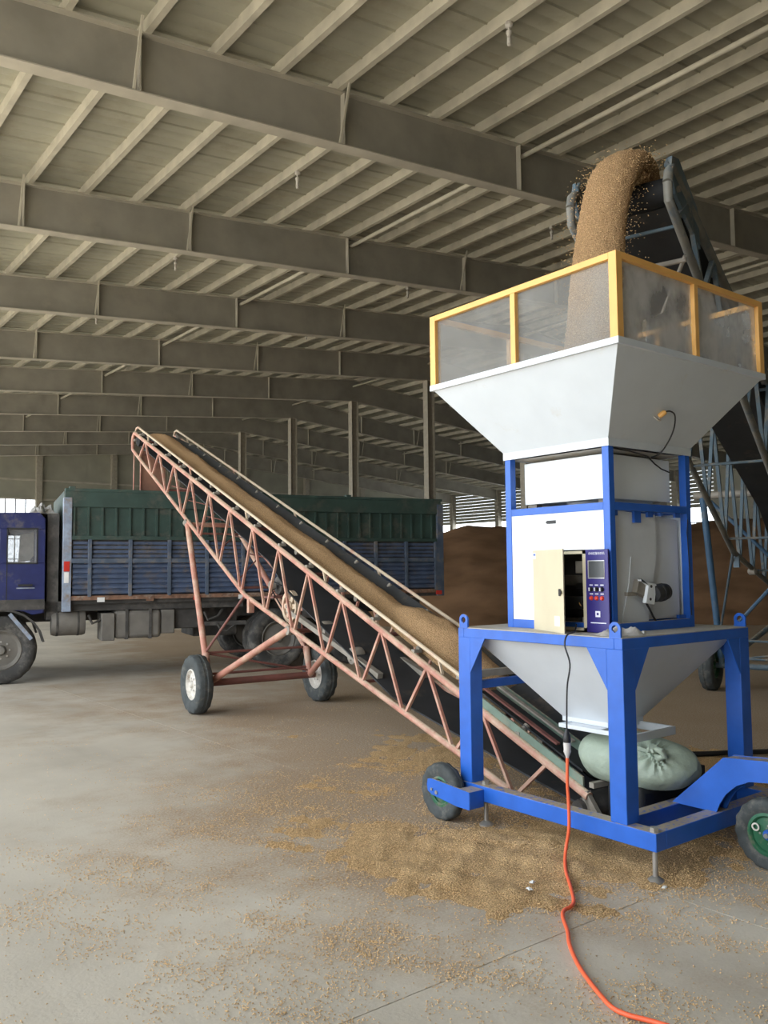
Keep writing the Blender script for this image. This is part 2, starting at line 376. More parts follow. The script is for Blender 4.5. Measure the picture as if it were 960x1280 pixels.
# walls
def wall_piece(name, x0, x1, y0, y1, z0, z1, par, m='wall'): return MB().box(x0, x1, y0, y1, z0, z1).build(name, m, par)
wl = MB().box(XL-.1, XL, YN, YF, 8.35, 9.0).build('wall_left', 'wall', kind='structure')       # open below: the long side gives on to the yard
MB().box(XL-.1, XL, YN, -.6, -.02, 8.36).build('light_block_bay', 'wall', wl)  # unseen closed stretch, added to hold light off the machine's front faces
for y in RAF: MB().box(XL-.30, XL, y-.15, y+.15, -.02, 8.6).build('wall_column', 'column', wl)
# far gable with a glazed opening
wb = MB().prism([(XL, 6.75), (RIDGE, 6.75), (XR, 6.75), (XR, 8.85), (RIDGE, 11.45), (XL, 8.55)], 'y', YF, YF+.1).build('wall_back', 'wall', kind='structure')
MB().box(17.35, XR, YF, YF+.1, -.02, 6.752).build('lower_cladding', 'wall', wb)
MB().box(XL, 9.3, YF, YF+.1, -.02, 6.752).build('lower_cladding', 'wall', wb)
for xc in (5.3, 17.5, 22.9, 28.3, 34, 40, 46): MB().box(xc-.2, xc+.2, YF-.35, YF, -.02, ztop(xc)).build('wall_column', 'column', wb)
for zz in (5.2, 6.75, 8.1): MB().box(XL, XR, YF-.12, YF, zz-.06, zz+.06).build('wall_girt', 'flange', wb)
wn = empty('window_1', (13.3, YF, 0), kind='structure')
MB().box(-4.05, 4.05, .02, .05, 1.1, 6.75).build('window_glass', 'filmclear', wn)
MB().box(-4.05, 4.05, -.05, .1, -.02, 1.1).build('window_sill', 'wall', wn)
for i in range(13): MB().box(-4.05+i*.675-.03, -4.05+i*.675+.03, -.03, .09, 1.1, 6.75).build('window_bar', 'window', wn)
for zz in (2.5, 3.9, 5.3): MB().box(-4.05, 4.05, -.03, .09, zz-.025, zz+.025).build('window_bar', 'window', wn)
# far long side: brick-height wall, open band, louvred cladding above
wr = MB().box(XR, XR+.1, YN, YF, -.02, 3.6).build('wall_right', 'wall', kind='structure')
for k in range(11): MB().box(XR, XR+.05, YN, YF, 5.75+k*.29, 5.75+k*.29+.27).build('louvre_slat', 'wall', wr)
for y in [v for v in RAF if v > 0]: MB().box(XR-.45, XR+.02, y-.2, y+.2, -.02, ztop(XR)).build('wall_column', 'column', wr)
for ya, yb in ((YN, 32.6), (36.2, 46.5)): MB().box(XR-.02, XR+.02, ya, yb, 3.6, ztop(XR)+.2).build('infill_cladding', 'wall', wr)
for y in np.arange(2, 62, .75): MB().box(XR+.03, XR+.07, y-.02, y+.02, 3.6, 4.7).build('fence_picket', 'window', wr)
MB().box(XR+.02, XR+.08, YN, YF, 4.65, 4.72).build('fence_rail', 'window', wr)
# near gable behind the camera, its gateway closed up to cut light from behind
wf = MB().prism([(XL, 6.2), (XR, 6.2), (XR, 8.6), (RIDGE, 11.45), (XL, 8.55)], 'y', YN-.1, YN).build('wall_front', 'wall', kind='structure')
MB().box(XL, XR, YN-.1, YN, -.02, 6.202).build('lower_cladding', 'wall', wf)
MB().box(-60, XR+40, -60, YN, -.15, -.021).build('yard_ground', 'yard', kind='structure')

# ridge columns: H sections
def hcol():
    z1 = zbot(RIDGE)
    root = empty('steel_column', (0, 0, 0))
    for sx in (-1, 1): MB().box(sx*.2-.012, sx*.2+.012, -.16, .16, 0, z1).build('flange', 'column', root)
    MB().box(-.19, .19, -.01, .01, 0, z1).build('web', 'column', root)
    MB().box(-.28, .28, -.22, .22, 0, .03).build('base_plate', 'column', root)
    return tag(root, 'tall H-section steel column under the roof ridge', 'column', 'ridge columns')
h0 = hcol(); ys = [y for y in RAF if y > 15]; h0.location = (RIDGE, ys[0], 0)
for y in ys[1:]: c = copy_tree(h0); c.location = (RIDGE, y, 0)

# small lamps hanging from the purlins
def lamp():
    root = empty('pendant_lamp', (0, 0, 0))
    MB().tube((0, 0, .05), (0, 0, -.12), .012, 8).build('stem', 'whiterim', root)
    MB().lathe([(.05, .06), (.06, .03), (.06, -.01), (.03, -.03)], (0, 0, -.05), (0, 0, 1), 12).build('mount', 'whiterim', root)
    MB().lathe([(.0, .0), (.03, .01), (.035, .06), (.03, .16), (.045, .20), (.045, .23), (.02, .24)], (0, 0, -.37), (0, 0, 1), 12).build('lamp_body', 'whiterim', root)
    return tag(root, 'small pale pendant lamp fitting hanging from a roof purlin', 'lamp', 'pendant lamps under the purlins')
l0 = lamp(); first = True
for xl in (8.9, 16.5):
    for y in (8.5, 14.5, 20.5, 26.5, 32.5):
        o = l0 if first else copy_tree(l0); first = False
        k = round((xl-12.46)/1.13); xx = 12.46+1.13*k
        o.location = (xx+.04, y, ztop(xx))

# ================================================================== WHEEL PARTS (in the parent's own axes)
def tyre_prof(r, w, ri):
    return [(ri, -w*.36), (ri+.25*(r-ri), -w*.48), (ri+.7*(r-ri), -w*.5), (r*.965, -w*.42), (r, -w*.30), (r, -w*.10), (r*.985, -w*.07), (r*.985, w*.07), (r, w*.10), (r, w*.30), (r*.965, w*.42), (ri+.7*(r-ri), w*.5), (ri+.25*(r-ri), w*.48), (ri, w*.36)]
def add_wheel(par, c, axis, r, w, ri, tm, rm, hubm=None, bolts=5, n=40, block=.03):
    wh = empty('wheel', c); wh.parent = par; par = wh        # part: wheel > tyre, rim, hub, bolts
    c = Vector((0, 0, 0)); ax = Vector(axis).normalized()
    t = MB().ring(tyre_prof(r, w, ri), c, ax, n*2, wob=lambda i, j: 1-(block if (j in (3, 4, 9, 10) and (i//2) % 2) else 0)).build('tyre', tm, par)
    rim = MB().ring([(ri+.004, -w*.36), (ri-.012, -w*.40), (ri-.02, -w*.30), (ri*.80, -w*.20), (ri*.45, -w*.24), (ri*.26, -w*.30), (ri*.26, w*.30), (ri*.45, w*.24), (ri*.80, w*.20), (ri-.02, w*.30), (ri-.012, w*.40), (ri+.004, w*.36)], c, ax, 28).build('rim', rm, par)
    hub = MB().lathe([(.0, -w*.46), (ri*.18, -w*.45), (ri*.24, -w*.38), (ri*.27, 0), (ri*.24, w*.38), (ri*.18, w*.45), (.0, w*.46)], c, ax, 16).build('hub', hubm or rm, par)
    if bolts:
        a, b = MB().frame_(ax, (0, 0, 1))
        for k in range(bolts):
            q = c + (a*math.cos(2*math.pi*k/bolts) + b*math.sin(2*math.pi*k/bolts))*ri*.42
            for sg in (-1, 1): MB().tube(q+ax*sg*w*.2, q+ax*sg*w*.29, ri*.055, 6).build('wheel_bolt', 'steel', par)
    return t

# ================================================================== PACKING MACHINE
CX, CY = 4.14, 3.225
pm = tag(empty('packing_machine', (CX, CY, 0)), 'blue wheeled bagging machine with white hoppers and yellow framed guard', 'machine')
H = .5975
# base tubes
for nm, b in (('base_tube', (-.605, -.525, -.765, .60)), ('base_tube', (.525, .605, -.765, .60)), ('base_tube', (-.525, .525, -.765, -.685)), ('base_tube', (-.525, .525, -.53, -.45))):
    MB().box(*b, .150, .238).build(nm, 'blue', pm, .004)
# columns, gussets and lifting eyes
for sx in (-1, 1):
    for sy in (-1, 1):
        x0, x1 = sorted((sx*H, sx*(H-.10))); y0, y1 = sorted((sy*H, sy*(H-.10)))
        MB().box(x0, x1, y0, y1, .236, 1.092).build('column', 'blue', pm, .004)
        MB().prism([(sy*(H-.10), 1.092), (sy*(H-.10), .885), (sy*(H-.225), 1.092)], 'x', sx*H-sx*.001, sx*H-sx*.009).build('gusset', 'blue', pm)
        MB().prism([(sx*(H-.10), 1.092), (sx*(H-.10), .885), (sx*(H-.225), 1.092)], 'y', sy*H-sy*.001, sy*H-sy*.009).build('gusset', 'blue', pm)
        # eye: a rounded plate with a hole
        cy, cz = sy*(H-.045), 1.193; th = [R(a) for a in range(-20, 201, 20)]
        outer = [(cy+.036*math.cos(a), cz+.036*math.sin(a)) for a in th]; inner = [(cy+.019*math.cos(a), cz+.019*math.sin(a)) for a in th]
        e = MB(); n = len(th); xa, xb = sx*(H-.002), sx*(H-.014)
        for k in range(n-1): e.prism([outer[k], outer[k+1], inner[k+1], inner[k]], 'x', xa, xb)
        e.prism([(cy-.036, 1.10), (cy+.036, 1.10), outer[0], inner[0], (cy, cz-.02), inner[-1], outer[-1]], 'x', xa, xb)
        e.build('lifting_eye', 'blue', pm)
for b in ((-H, H, -H, -H+.05), (-H, H, H-.05, H), (-H, -H+.05, -H+.05, H-.05), (H-.05, H, -H+.05, H-.05)):
    MB().box(*b, 1.090, 1.146).build('table_rail', 'blue', pm, .003)
MB().box(-H+.004, H-.004, -H+.004, H-.004, 1.144, 1.150).build('table_plate', 'plate', pm)
MB().box(-.50, .50, H-.075, H-.03, .775, .822).build('cross_rail', 'darkblue', pm, .003)
# lower hopper and slide gate
MB().frustum(.535, 1.092, .165, .625).build('lower_hopper', 'white', pm)
MB().frustum(.165, .626, .165, .598).build('hopper_outlet', 'white', pm)
gate = MB()
gate.box(-.265, -.250, -.39, .11, .578, .602); gate.box(-.25, .15, -.39, -.375, .556, .602); gate.box(.135, .15, -.375, .11, .556, .602); gate.box(-.25, .135, .095, .11, .578, .602)
gate.build('slide_gate_frame', 'white', pm, .002)
MB().box(-.25, .135, -.16, .095, .585, .596).build('slide_gate', 'innerwhite', pm)
# wheels at the back corners on channel arms
for sx in (-1, 1):
    xo = sx*.722; xi = sx*.604
    a, b = sorted((xo-sx*.004, xi)); MB().box(a, b, .3905, .50, .122, .222).build('wheel_block', 'blue', pm, .004)
    a, b = sorted((xo, xo-sx*.012))
    MB().prism([(.392, .122), (.392, .222), (.72, .242), (.755, .235), (.762, .20), (.755, .165), (.72, .148), (.50, .122)], 'x', a, b).build('wheel_arm', 'blue', pm)
    a, b = sorted((xo-sx*.092, xo-sx*.10)); 
    add_wheel(pm, (sx*.668, .675, .168), (1, 0, 0), .168, .078, .088, 'tyre', 'greenrim', n=28)
    MB().tube((xo+sx*.006, .675, .168), (sx*.60, .675, .168), .012, 8).build('axle', 'steel', pm)
    MB().tube((xo+sx*.001, .715, .18), (xo+sx*.008, .715, .18), .009, 8).build('axle_nut', 'steel', pm)
# levelling jacks
for jx, jy in ((-.575, -.735), (.575, -.735), (-.555, .425), (.555, .425)):
    jk = empty('levelling_jack', (jx, jy, 0)); jk.parent = pm
    MB().tube((0, 0, .014), (0, 0, .245), .0135, 10).build('jack_screw', 'steel', jk)
    MB().lathe([(.042, 0), (.042, .010), (.030, .020), (.016, .030)], (0, 0, 0), (0, 0, 1), 20).build('jack_foot', 'steel', jk)
    MB().tube((0, 0, .236), (0, 0, .258), .022, 6).build('jack_nut', 'steel', jk)
# gooseneck and steering wheel
g = [(-.485, .236), (-.795, .522), (-1.02, .540), (-1.30, .530), (-1.30, .440), (-1.03, .436), (-.93, .424), (-.86, .39), (-.80, .335), (-.765, .28), (-.746, .236)]
for sx in (-1, 1):
    a, b = sorted((sx*.052, sx*.044)); MB().prism(g, 'x', a, b).build('gooseneck_plate', 'blue', pm)
MB().prism([(-.485, .232), (-.795, .518), (-1.02, .536), (-1.30, .526), (-1.30, .518), (-1.02, .528), (-.798, .508), (-.50, .232)], 'x', -.044, .044).build('gooseneck_top', 'blue', pm)
MB().tube((0, -1.245, .36), (0, -1.245, .535), .03, 14).build('steering_stem', 'blue', pm)
MB().box(-.085, .085, -1.29, -1.20, .345, .362).build('fork_crown', 'blue', pm)
for sx in (-1, 1): MB().prism([(-1.29, .345), (-1.20, .345), (-1.215, .25), (-.995, .195), (-.985, .155), (-1.01, .15), (-1.27, .215)], 'x', sx*.062, sx*.070).build('fork_arm', 'blue', pm) if sx > 0 else None
MB().box(-.085, -.075, -1.29, -1.20, .25, .345).build('fork_arm', 'blue', pm)
add_wheel(pm, (0, -1.005, .176), (1, 0, 0), .176, .082, .105, 'tyre', 'greenrim', 'darkblue', bolts=4, n=32)
MB().tube((-.05, -1.005, .176), (.075, -1.005, .176), .012, 8).build('axle', 'steel', pm)
MB().ring([(.020, -.003), (.020, .003), (.013, .003), (.013, -.003)], (-.032, -.945, .205), (1, 0, 0), 14).build('valve_ring', 'whiterim', pm)

# cabinet frame
c = .385; P = .045
for sx in (-1, 1):
    for sy in (-1, 1):
        x0, x1 = sorted((sx*c, sx*(c-P))); y0, y1 = sorted((sy*c, sy*(c-P)))
        MB().box(x0, x1, y0, y1, 1.149, 2.165).build('cabinet_post', 'blue', pm, .002)
for z0, z1 in ((1.150, 1.200), (1.815, 1.857)):
    for b in ((-c+P, c-P, -c, -c+P), (-c+P, c-P, c-P, c), (-c, -c+P, -c+P, c-P), (c-P, c, -c+P, c-P)):
        MB().box(*b, z0, z1).build('cabinet_rail', 'blue', pm, .002)
MB().prism([(.152, 1.200), (c-P, 1.200), (c-P, 1.815), (-c+P, 1.815), (-c+P, 1.602), (.152, 1.602)], 'x', -c+.004, -c+.012).build('left_panel', 'whitepanel', pm)
MB().box(c-.012, c-.004, -c+P, c-P, 1.200, 1.815).build('right_panel', 'whitepanel', pm)
MB().box(-c+P, c-P, c-.012, c-.004, 1.200, 1.815).build('back_panel', 'whitepanel', pm)
lab = MB().prism([(-.005, 1.756), (-.005, 1.776), (.062, 1.776), (.074, 1.766), (.062, 1.756)], 'x', -c+.0035, -c+.0045).build('arrow_label', 'black', pm)
# weighing bucket seen through the open side
MB().prism([(-.325, 1.815), (.07, 1.80), (.075, 1.59), (-.02, 1.20), (-.325, 1.20)], 'y', -.352, -.342).build('bucket_front', 'innerwhite', pm)
MB().prism([(.085, 1.795), (.325, 1.78), (.33, 1.205), (-.01, 1.205), (.10, 1.60)], 'y', -.325, -.315).build('bucket_side', 'innerwhite', pm)
MB().prism([(-.20, 1.40), (-.17, 1.56), (-.135, 1.56), (-.135, 1.553), (-.165, 1.553), (-.21, 1.30), (-.25, 1.20), (-.27, 1.20)], 'y', -.357, -.350).build('bucket_bracket', 'innerwhite', pm)
for bx, bw, bh in ((-.325, .03, .03), (-.145, .06, .065), (-.02, .05, .03), (.10, .02, .02), (.25, .05, .025)):
    MB().box(bx, bx+bw, -.368, -.352, 1.815-bh, 1.816).build('clip', 'darkblue', pm)
MB().box(.27, .335, -.36, -.34, 1.20, 1.222).build('clip', 'darkblue', pm)
# door actuator: white bracket, dark motor
act = MB().bar((-.165, -.375, 1.40), (-.065, -.375, 1.365), .035, .075); act.box(-.235, -.15, -.372, -.352, 1.345, 1.365)
act.build('actuator_arm', 'grey', pm)
MB().prism([(-.16, 1.435), (-.155, 1.425), (-.02, 1.405), (-.045, 1.295), (-.125, 1.305), (-.095, 1.40)], 'y', -.412, -.388).build('actuator_bracket', 'whitepanel', pm, .003)
for q in ((-.075, 1.395), (-.085, 1.325)): MB().tube((q[0], -.416, q[1]), (q[0], -.411, q[1]), .008, 8).build('bracket_bolt', 'black', pm)
MB().lathe([(.0, 0), (.044, .002), (.047, .01), (.047, .05), (.051, .055), (.051, .085), (.047, .09), (.046, .115), (.03, .125), (.0, .126)], (-.035, -.398, 1.352), (1, 0, .10), 20).build('actuator_motor', 'black', pm)
MB().path([(-.07, -.375, 1.30), (-.05, -.38, 1.27), (-.01, -.375, 1.225), (.035, -.36, 1.20)], .006, 8).build('actuator_cable', 'black', pm)
MB().path([(.335, -.392, 1.78), (.325, -.392, 1.70), (.34, -.392, 1.5), (.335, -.392, 1.35), (.345, -.392, 1.22)], .003, 6).build('side_cable', 'black', pm)
# feed box in the upper bay
MB().box(-.302, .302, -.302, .302, 1.885, 2.135).build('feed_box', 'whitepanel', pm, .003)
MB().frustum(.345, 2.16, .20, 2.13).build('feed_throat', 'plate', pm)
MB().lathe([(.10, 0), (.12, .03)], (-.12, -.02, 1.86), (0, 0, 1), 24).build('throat_ring', 'innerwhite', pm)
MB().box(-.27, -.22, -.27, -.22, 1.855, 1.89).build('feed_box_foot', 'grey', pm); MB().box(.20, .27, -.30, -.25, 1.855, 1.89).build('feed_box_foot', 'grey', pm)
MB().box(-.29, -.24, .22, .29, 1.855, 1.89).build('feed_box_foot', 'grey', pm); MB().box(.22, .29, .22, .29, 1.855, 1.89).build('feed_box_foot', 'grey', pm)
# upper hopper
MB().frustum(.392, 2.160, .392, 2.203).build('hopper_neck', 'white', pm)
MB().frustum(.388, 2.20, .690, 2.612).build('upper_hopper', 'white', pm)
MB().frustum(.706, 2.606, .706, 2.640, .05).build('hopper_rim', 'white', pm)
# level sensor with cable
MB().lathe([(.013, 0), (.015, .01), (.015, .035), (.009, .045)], (-.075, -.497, 2.335), (.25, -.8, .5), 12).build('level_sensor', 'yellow', pm)
MB().ring([(.028, -.003), (.028, .003), (.016, .003), (.016, -.003)], (-.08, -.488, 2.330), (0, -.8, .6), 16).build('sensor_collar', 'whiterim', pm)
MB().path(smooth_path([(-.064, -.533, 2.357), (-.03, -.54, 2.362), (.02, -.535, 2.345), (.065, -.50, 2.29), (.08, -.46, 2.23), (.075, -.40, 2.155), (.04, -.36, 2.13)], [1]*7)[0], .0042, 8).build('sensor_cable', 'black', pm)
MB().path([(-.32, -.36, 2.155), (-.15, -.36, 2.15), (.02, -.35, 2.135), (.10, -.34, 2.10), (.17, -.335, 2.075), (.26, -.33, 2.06)], .004, 6).build('inner_cable', 'black', pm)
# yellow guard with film panes
ro = .703; zt, zb = 3.075, 2.638
for sx in (-1, 1):
    for sy in (-1, 1):
        x0, x1 = sorted((sx*ro, sx*(ro-.048))); y0, y1 = sorted((sy*ro, sy*(ro-.048)))
        MB().box(x0, x1, y0, y1, zb, zt).build('guard_post', 'yellow', pm, .002)
for sy in (-1, 1):
    y0, y1 = sorted((sy*ro, sy*(ro-.034)))
    MB().box(-ro+.048, ro-.048, y0, y1, zt-.034, zt).build('guard_rail', 'yellow', pm, .002)
    MB().box(-.018, .018, y0, y1, zb, zt-.034).build('guard_post', 'yellow', pm, .002)
    MB().box(y0, y1, -ro+.048, ro-.048, zt-.034, zt).build('guard_rail', 'yellow', pm, .002)
    MB().box(y0, y1, -.018, .018, zb, zt-.034).build('guard_post', 'yellow', pm, .002)
    for a, b in ((-ro+.046, -.016), (.016, ro-.046)):
        MB().box(a, b, sy*(ro-.025)-.0015, sy*(ro-.025)+.0015, zb, zt-.03).build('guard_pane', 'filmdusty' if sy < 0 else 'filmclear', pm)
        MB().box(sy*(ro-.025)-.0015, sy*(ro-.025)+.0015, a, b, zb, zt-.03).build('guard_pane', 'filmclear', pm)

# control box on the table, door ajar
cb = empty('control_box', (0, 0, 0)); cb.parent = pm; cb['label'] = 'cream control box with purple operating panel and door ajar'
X0, X1, Y0, Y1, Z0, Z1 = -.412, -.262, -.386, .150, 1.152, 1.600
PR = -.236                                # right end of the door opening = left end of the operating panel
b = MB(); YS = Y0+.055; b.box(X0, X1, YS, YS+.006, Z0, Z1); b.box(X0, X1, Y1-.006, Y1, Z0, Z1); b.box(X0, X1, YS, Y1, Z1-.006, Z1); b.box(X0, X1, YS, Y1, Z0, Z0+.006)
b.box(X0, X0+.012, PR, PR+.024, Z0, Z1); b.box(X0, X0+.010, PR, Y1, Z1-.022, Z1); b.box(X0, X0+.010, PR, Y1, Z0, Z0+.022)
b.build('box_shell', 'cream', cb)
MB().box(X1-.012, X1-.007, Y0+.065, Y1-.01, Z0+.01, Z1-.01).build('mounting_plate', 'black', cb)
MB().box(X0-.004, X0+.008, Y0, PR, Z0, Z1).build('operating_panel', 'purple', cb, .002)
for (ya, yb, za, zb2, d, m_) in ((-.31, -.20, 1.47, 1.54, .05, 'grey'), (-.30, -.20, 1.385, 1.42, .05, 'black'), (-.32, -.27, 1.33, 1.37, .06, 'tarp'), (-.32, -.27, 1.29, 1.315, .06, 'tarp'), (-.27, -.10, 1.40, 1.46, .05, 'chassis'), (-.25, -.08, 1.27, 1.34, .055, 'black'), (-.32, -.24, 1.19, 1.225, .05, 'tarp'), (-.22, -.06, 1.18, 1.22, .05, 'chassis')):
    MB().box(X1-.012-d, X1-.010, ya+.11, yb+.11, za, zb2).build('relay', m_, cb, .003)
for k in range(3): MB().path([(X1-.05, -.19+.02*k, 1.25), (X1-.07, -.18+.03*k, 1.28+.01*k), (X1-.05, -.16+.03*k, 1.33)], .003, 5).build('wire', ('rust', 'black', 'yellow')[k], cb)
hx, hy, wd, ang = X0-.002, Y1-.004, .392, R(24)
dx, dy = -math.sin(ang), -math.cos(ang)
def dpt(s_, o, z): return (hx+dx*s_+(-dy)*o*-1, hy+dy*s_+dx*o, z)   # along the door, out of its face
def dslab(s0, s1, o0, o1, z0, z1): 
    q = [dpt(s_, o, 0)[:2] for s_, o in ((s0, o0), (s1, o0), (s1, o1), (s0, o1))]
    return MB().prism(q, 'z', z0, z1)
dm = dslab(0, wd, 0, .004, Z0-.004, Z1+.004); 
for (s0, s1) in ((0, .004), (wd-.004, wd)): 
    q = dslab(s0, s1, -.018, 0, Z0-.004, Z1+.004); dm.add(q.v, q.f)
for z in (Z0-.004, Z1): q = dslab(0, wd, -.018, 0, z, z+.004); dm.add(q.v, q.f)
dm.build('box_door', 'cream', cb)
q = dslab(wd-.060, wd-.034, .004, .012, 1.350, 1.388); q2 = dslab(wd-.050, wd-.022, .012, .024, 1.362, 1.380); q.add(q2.v, q2.f); q.build('door_lock', 'black', cb, .003)
dslab(.008, .040, .004, .0048, 1.555, 1.590).build('sticker', 'print', cb); dslab(.010, .036, .0048, .0054, 1.574, 1.584).build('sticker_print', 'darkblue', cb)
dslab(wd-.12, wd-.055, .004, .0046, 1.185, 1.24).build('sticker', 'paper', cb)
# operating panel: title, screen, knobs, buttons
xf = X0-.004
MB().box(xf-.004, xf, -.364, -.252, 1.442, 1.542).build('screen_bezel', 'silver', cb, .002)
MB().box(xf-.006, xf-.003, -.362, -.262, 1.448, 1.537).build('screen', 'screen', cb)
for k in range(3):
    y = -.270-.036*k
    MB().lathe([(.0, .016), (.010, .016), (.013, .004), (.014, 0)], (xf, y, 1.385), (-1, 0, 0), 16).build('rotary_knob', 'black', cb)
    MB().box(xf-.019, xf-.015, y-.003, y+.003, 1.376, 1.394).build('knob_mark', 'print', cb)
    MB().lathe([(.0, .011), (.008, .010), (.012, .004), (.013, 0)], (xf, y, 1.337), (-1, 0, 0), 16).build('push_button', 'redbtn', cb)
    for z in (1.408, 1.360): MB().box(xf-.0006, xf, y-.012, y+.010, z-.003, z+.003).build('button_caption', 'print', cb)
MB().box(xf-.0008, xf, -.327, -.295, 1.236, 1.268).build('panel_mark', 'print', cb); MB().box(xf-.0012, xf, -.317, -.304, 1.246, 1.259).build('panel_mark_centre', 'purple', cb)
MB().box(xf-.0006, xf, -.365, -.262, 1.202, 1.207).build('panel_line', 'print', cb)
def text(body, size, loc, rot, m, par, name='lettering'):
    cu = bpy.data.curves.new(name, 'FONT'); cu.body = body; cu.size = size; cu.align_x = 'CENTER'; cu.align_y = 'CENTER'; cu.extrude = .0004
    cu.materials.append(MT[m]); o = bpy.data.objects.new(name, cu); COL.objects.link(o); o.location = loc; o.rotation_euler = rot; o.parent = par
    dg = bpy.context.evaluated_depsgraph_get(); me = bpy.data.meshes.new_from_object(o.evaluated_get(dg))
    n = bpy.data.objects.new(name, me); COL.objects.link(n); n.location = loc; n.rotation_euler = rot; n.parent = par
    bpy.data.objects.remove(o); n.name = name; return n
text('自动定量包装机', .0155, (xf-.0006, -.311, 1.578), (R(90), 0, R(-90)), 'print', cb)

# crumpled plastic bag and a loose nut on the table plate
def crumple(sx, sy, sz, seed, n=18):
    r = random.Random(seed); mb = MB(); vs = []
    for j in range(n+1):
        for i in range(n+1):
            u, v = i/n*2-1, j/n*2-1; e = max(0, 1-max(abs(u), abs(v))**3)
            vs.append((u*sx*(1+.12*math.sin(5*v+seed)), v*sy*(1+.12*math.sin(4*u+2*seed)), sz*e*(.45+.35*math.sin(7*u+3*v+seed)*math.cos(5*v-2*u)+.3*r.random())+.001))
    nb = (n+1)**2; vs += [(x_, y_, 0) for x_, y_, _ in vs]
    fs = [(j*(n+1)+i, j*(n+1)+i+1, (j+1)*(n+1)+i+1, (j+1)*(n+1)+i) for j in range(n) for i in range(n)]
    fs += [tuple(k+nb for k in f[::-1]) for f in fs]
    return mb.add(vs, fs)
pb = crumple(.115, .06, .055, 3, 12).build('plastic_bag', 'tarp'); pb.location = (3.685, 2.735, 1.150); pb.rotation_euler = (0, 0, R(-32))
tag(pb, 'crumpled grey plastic bag lying on the blue table beside the control box', 'bag')
nt = MB().tube((0, 0, 0), (0, 0, .016), .014, 6).build('hex_nut', 'steel'); nt.location = (3.86, 2.72, 1.150); tag(nt, 'small steel hex nut lying on the blue table plate', 'nut')

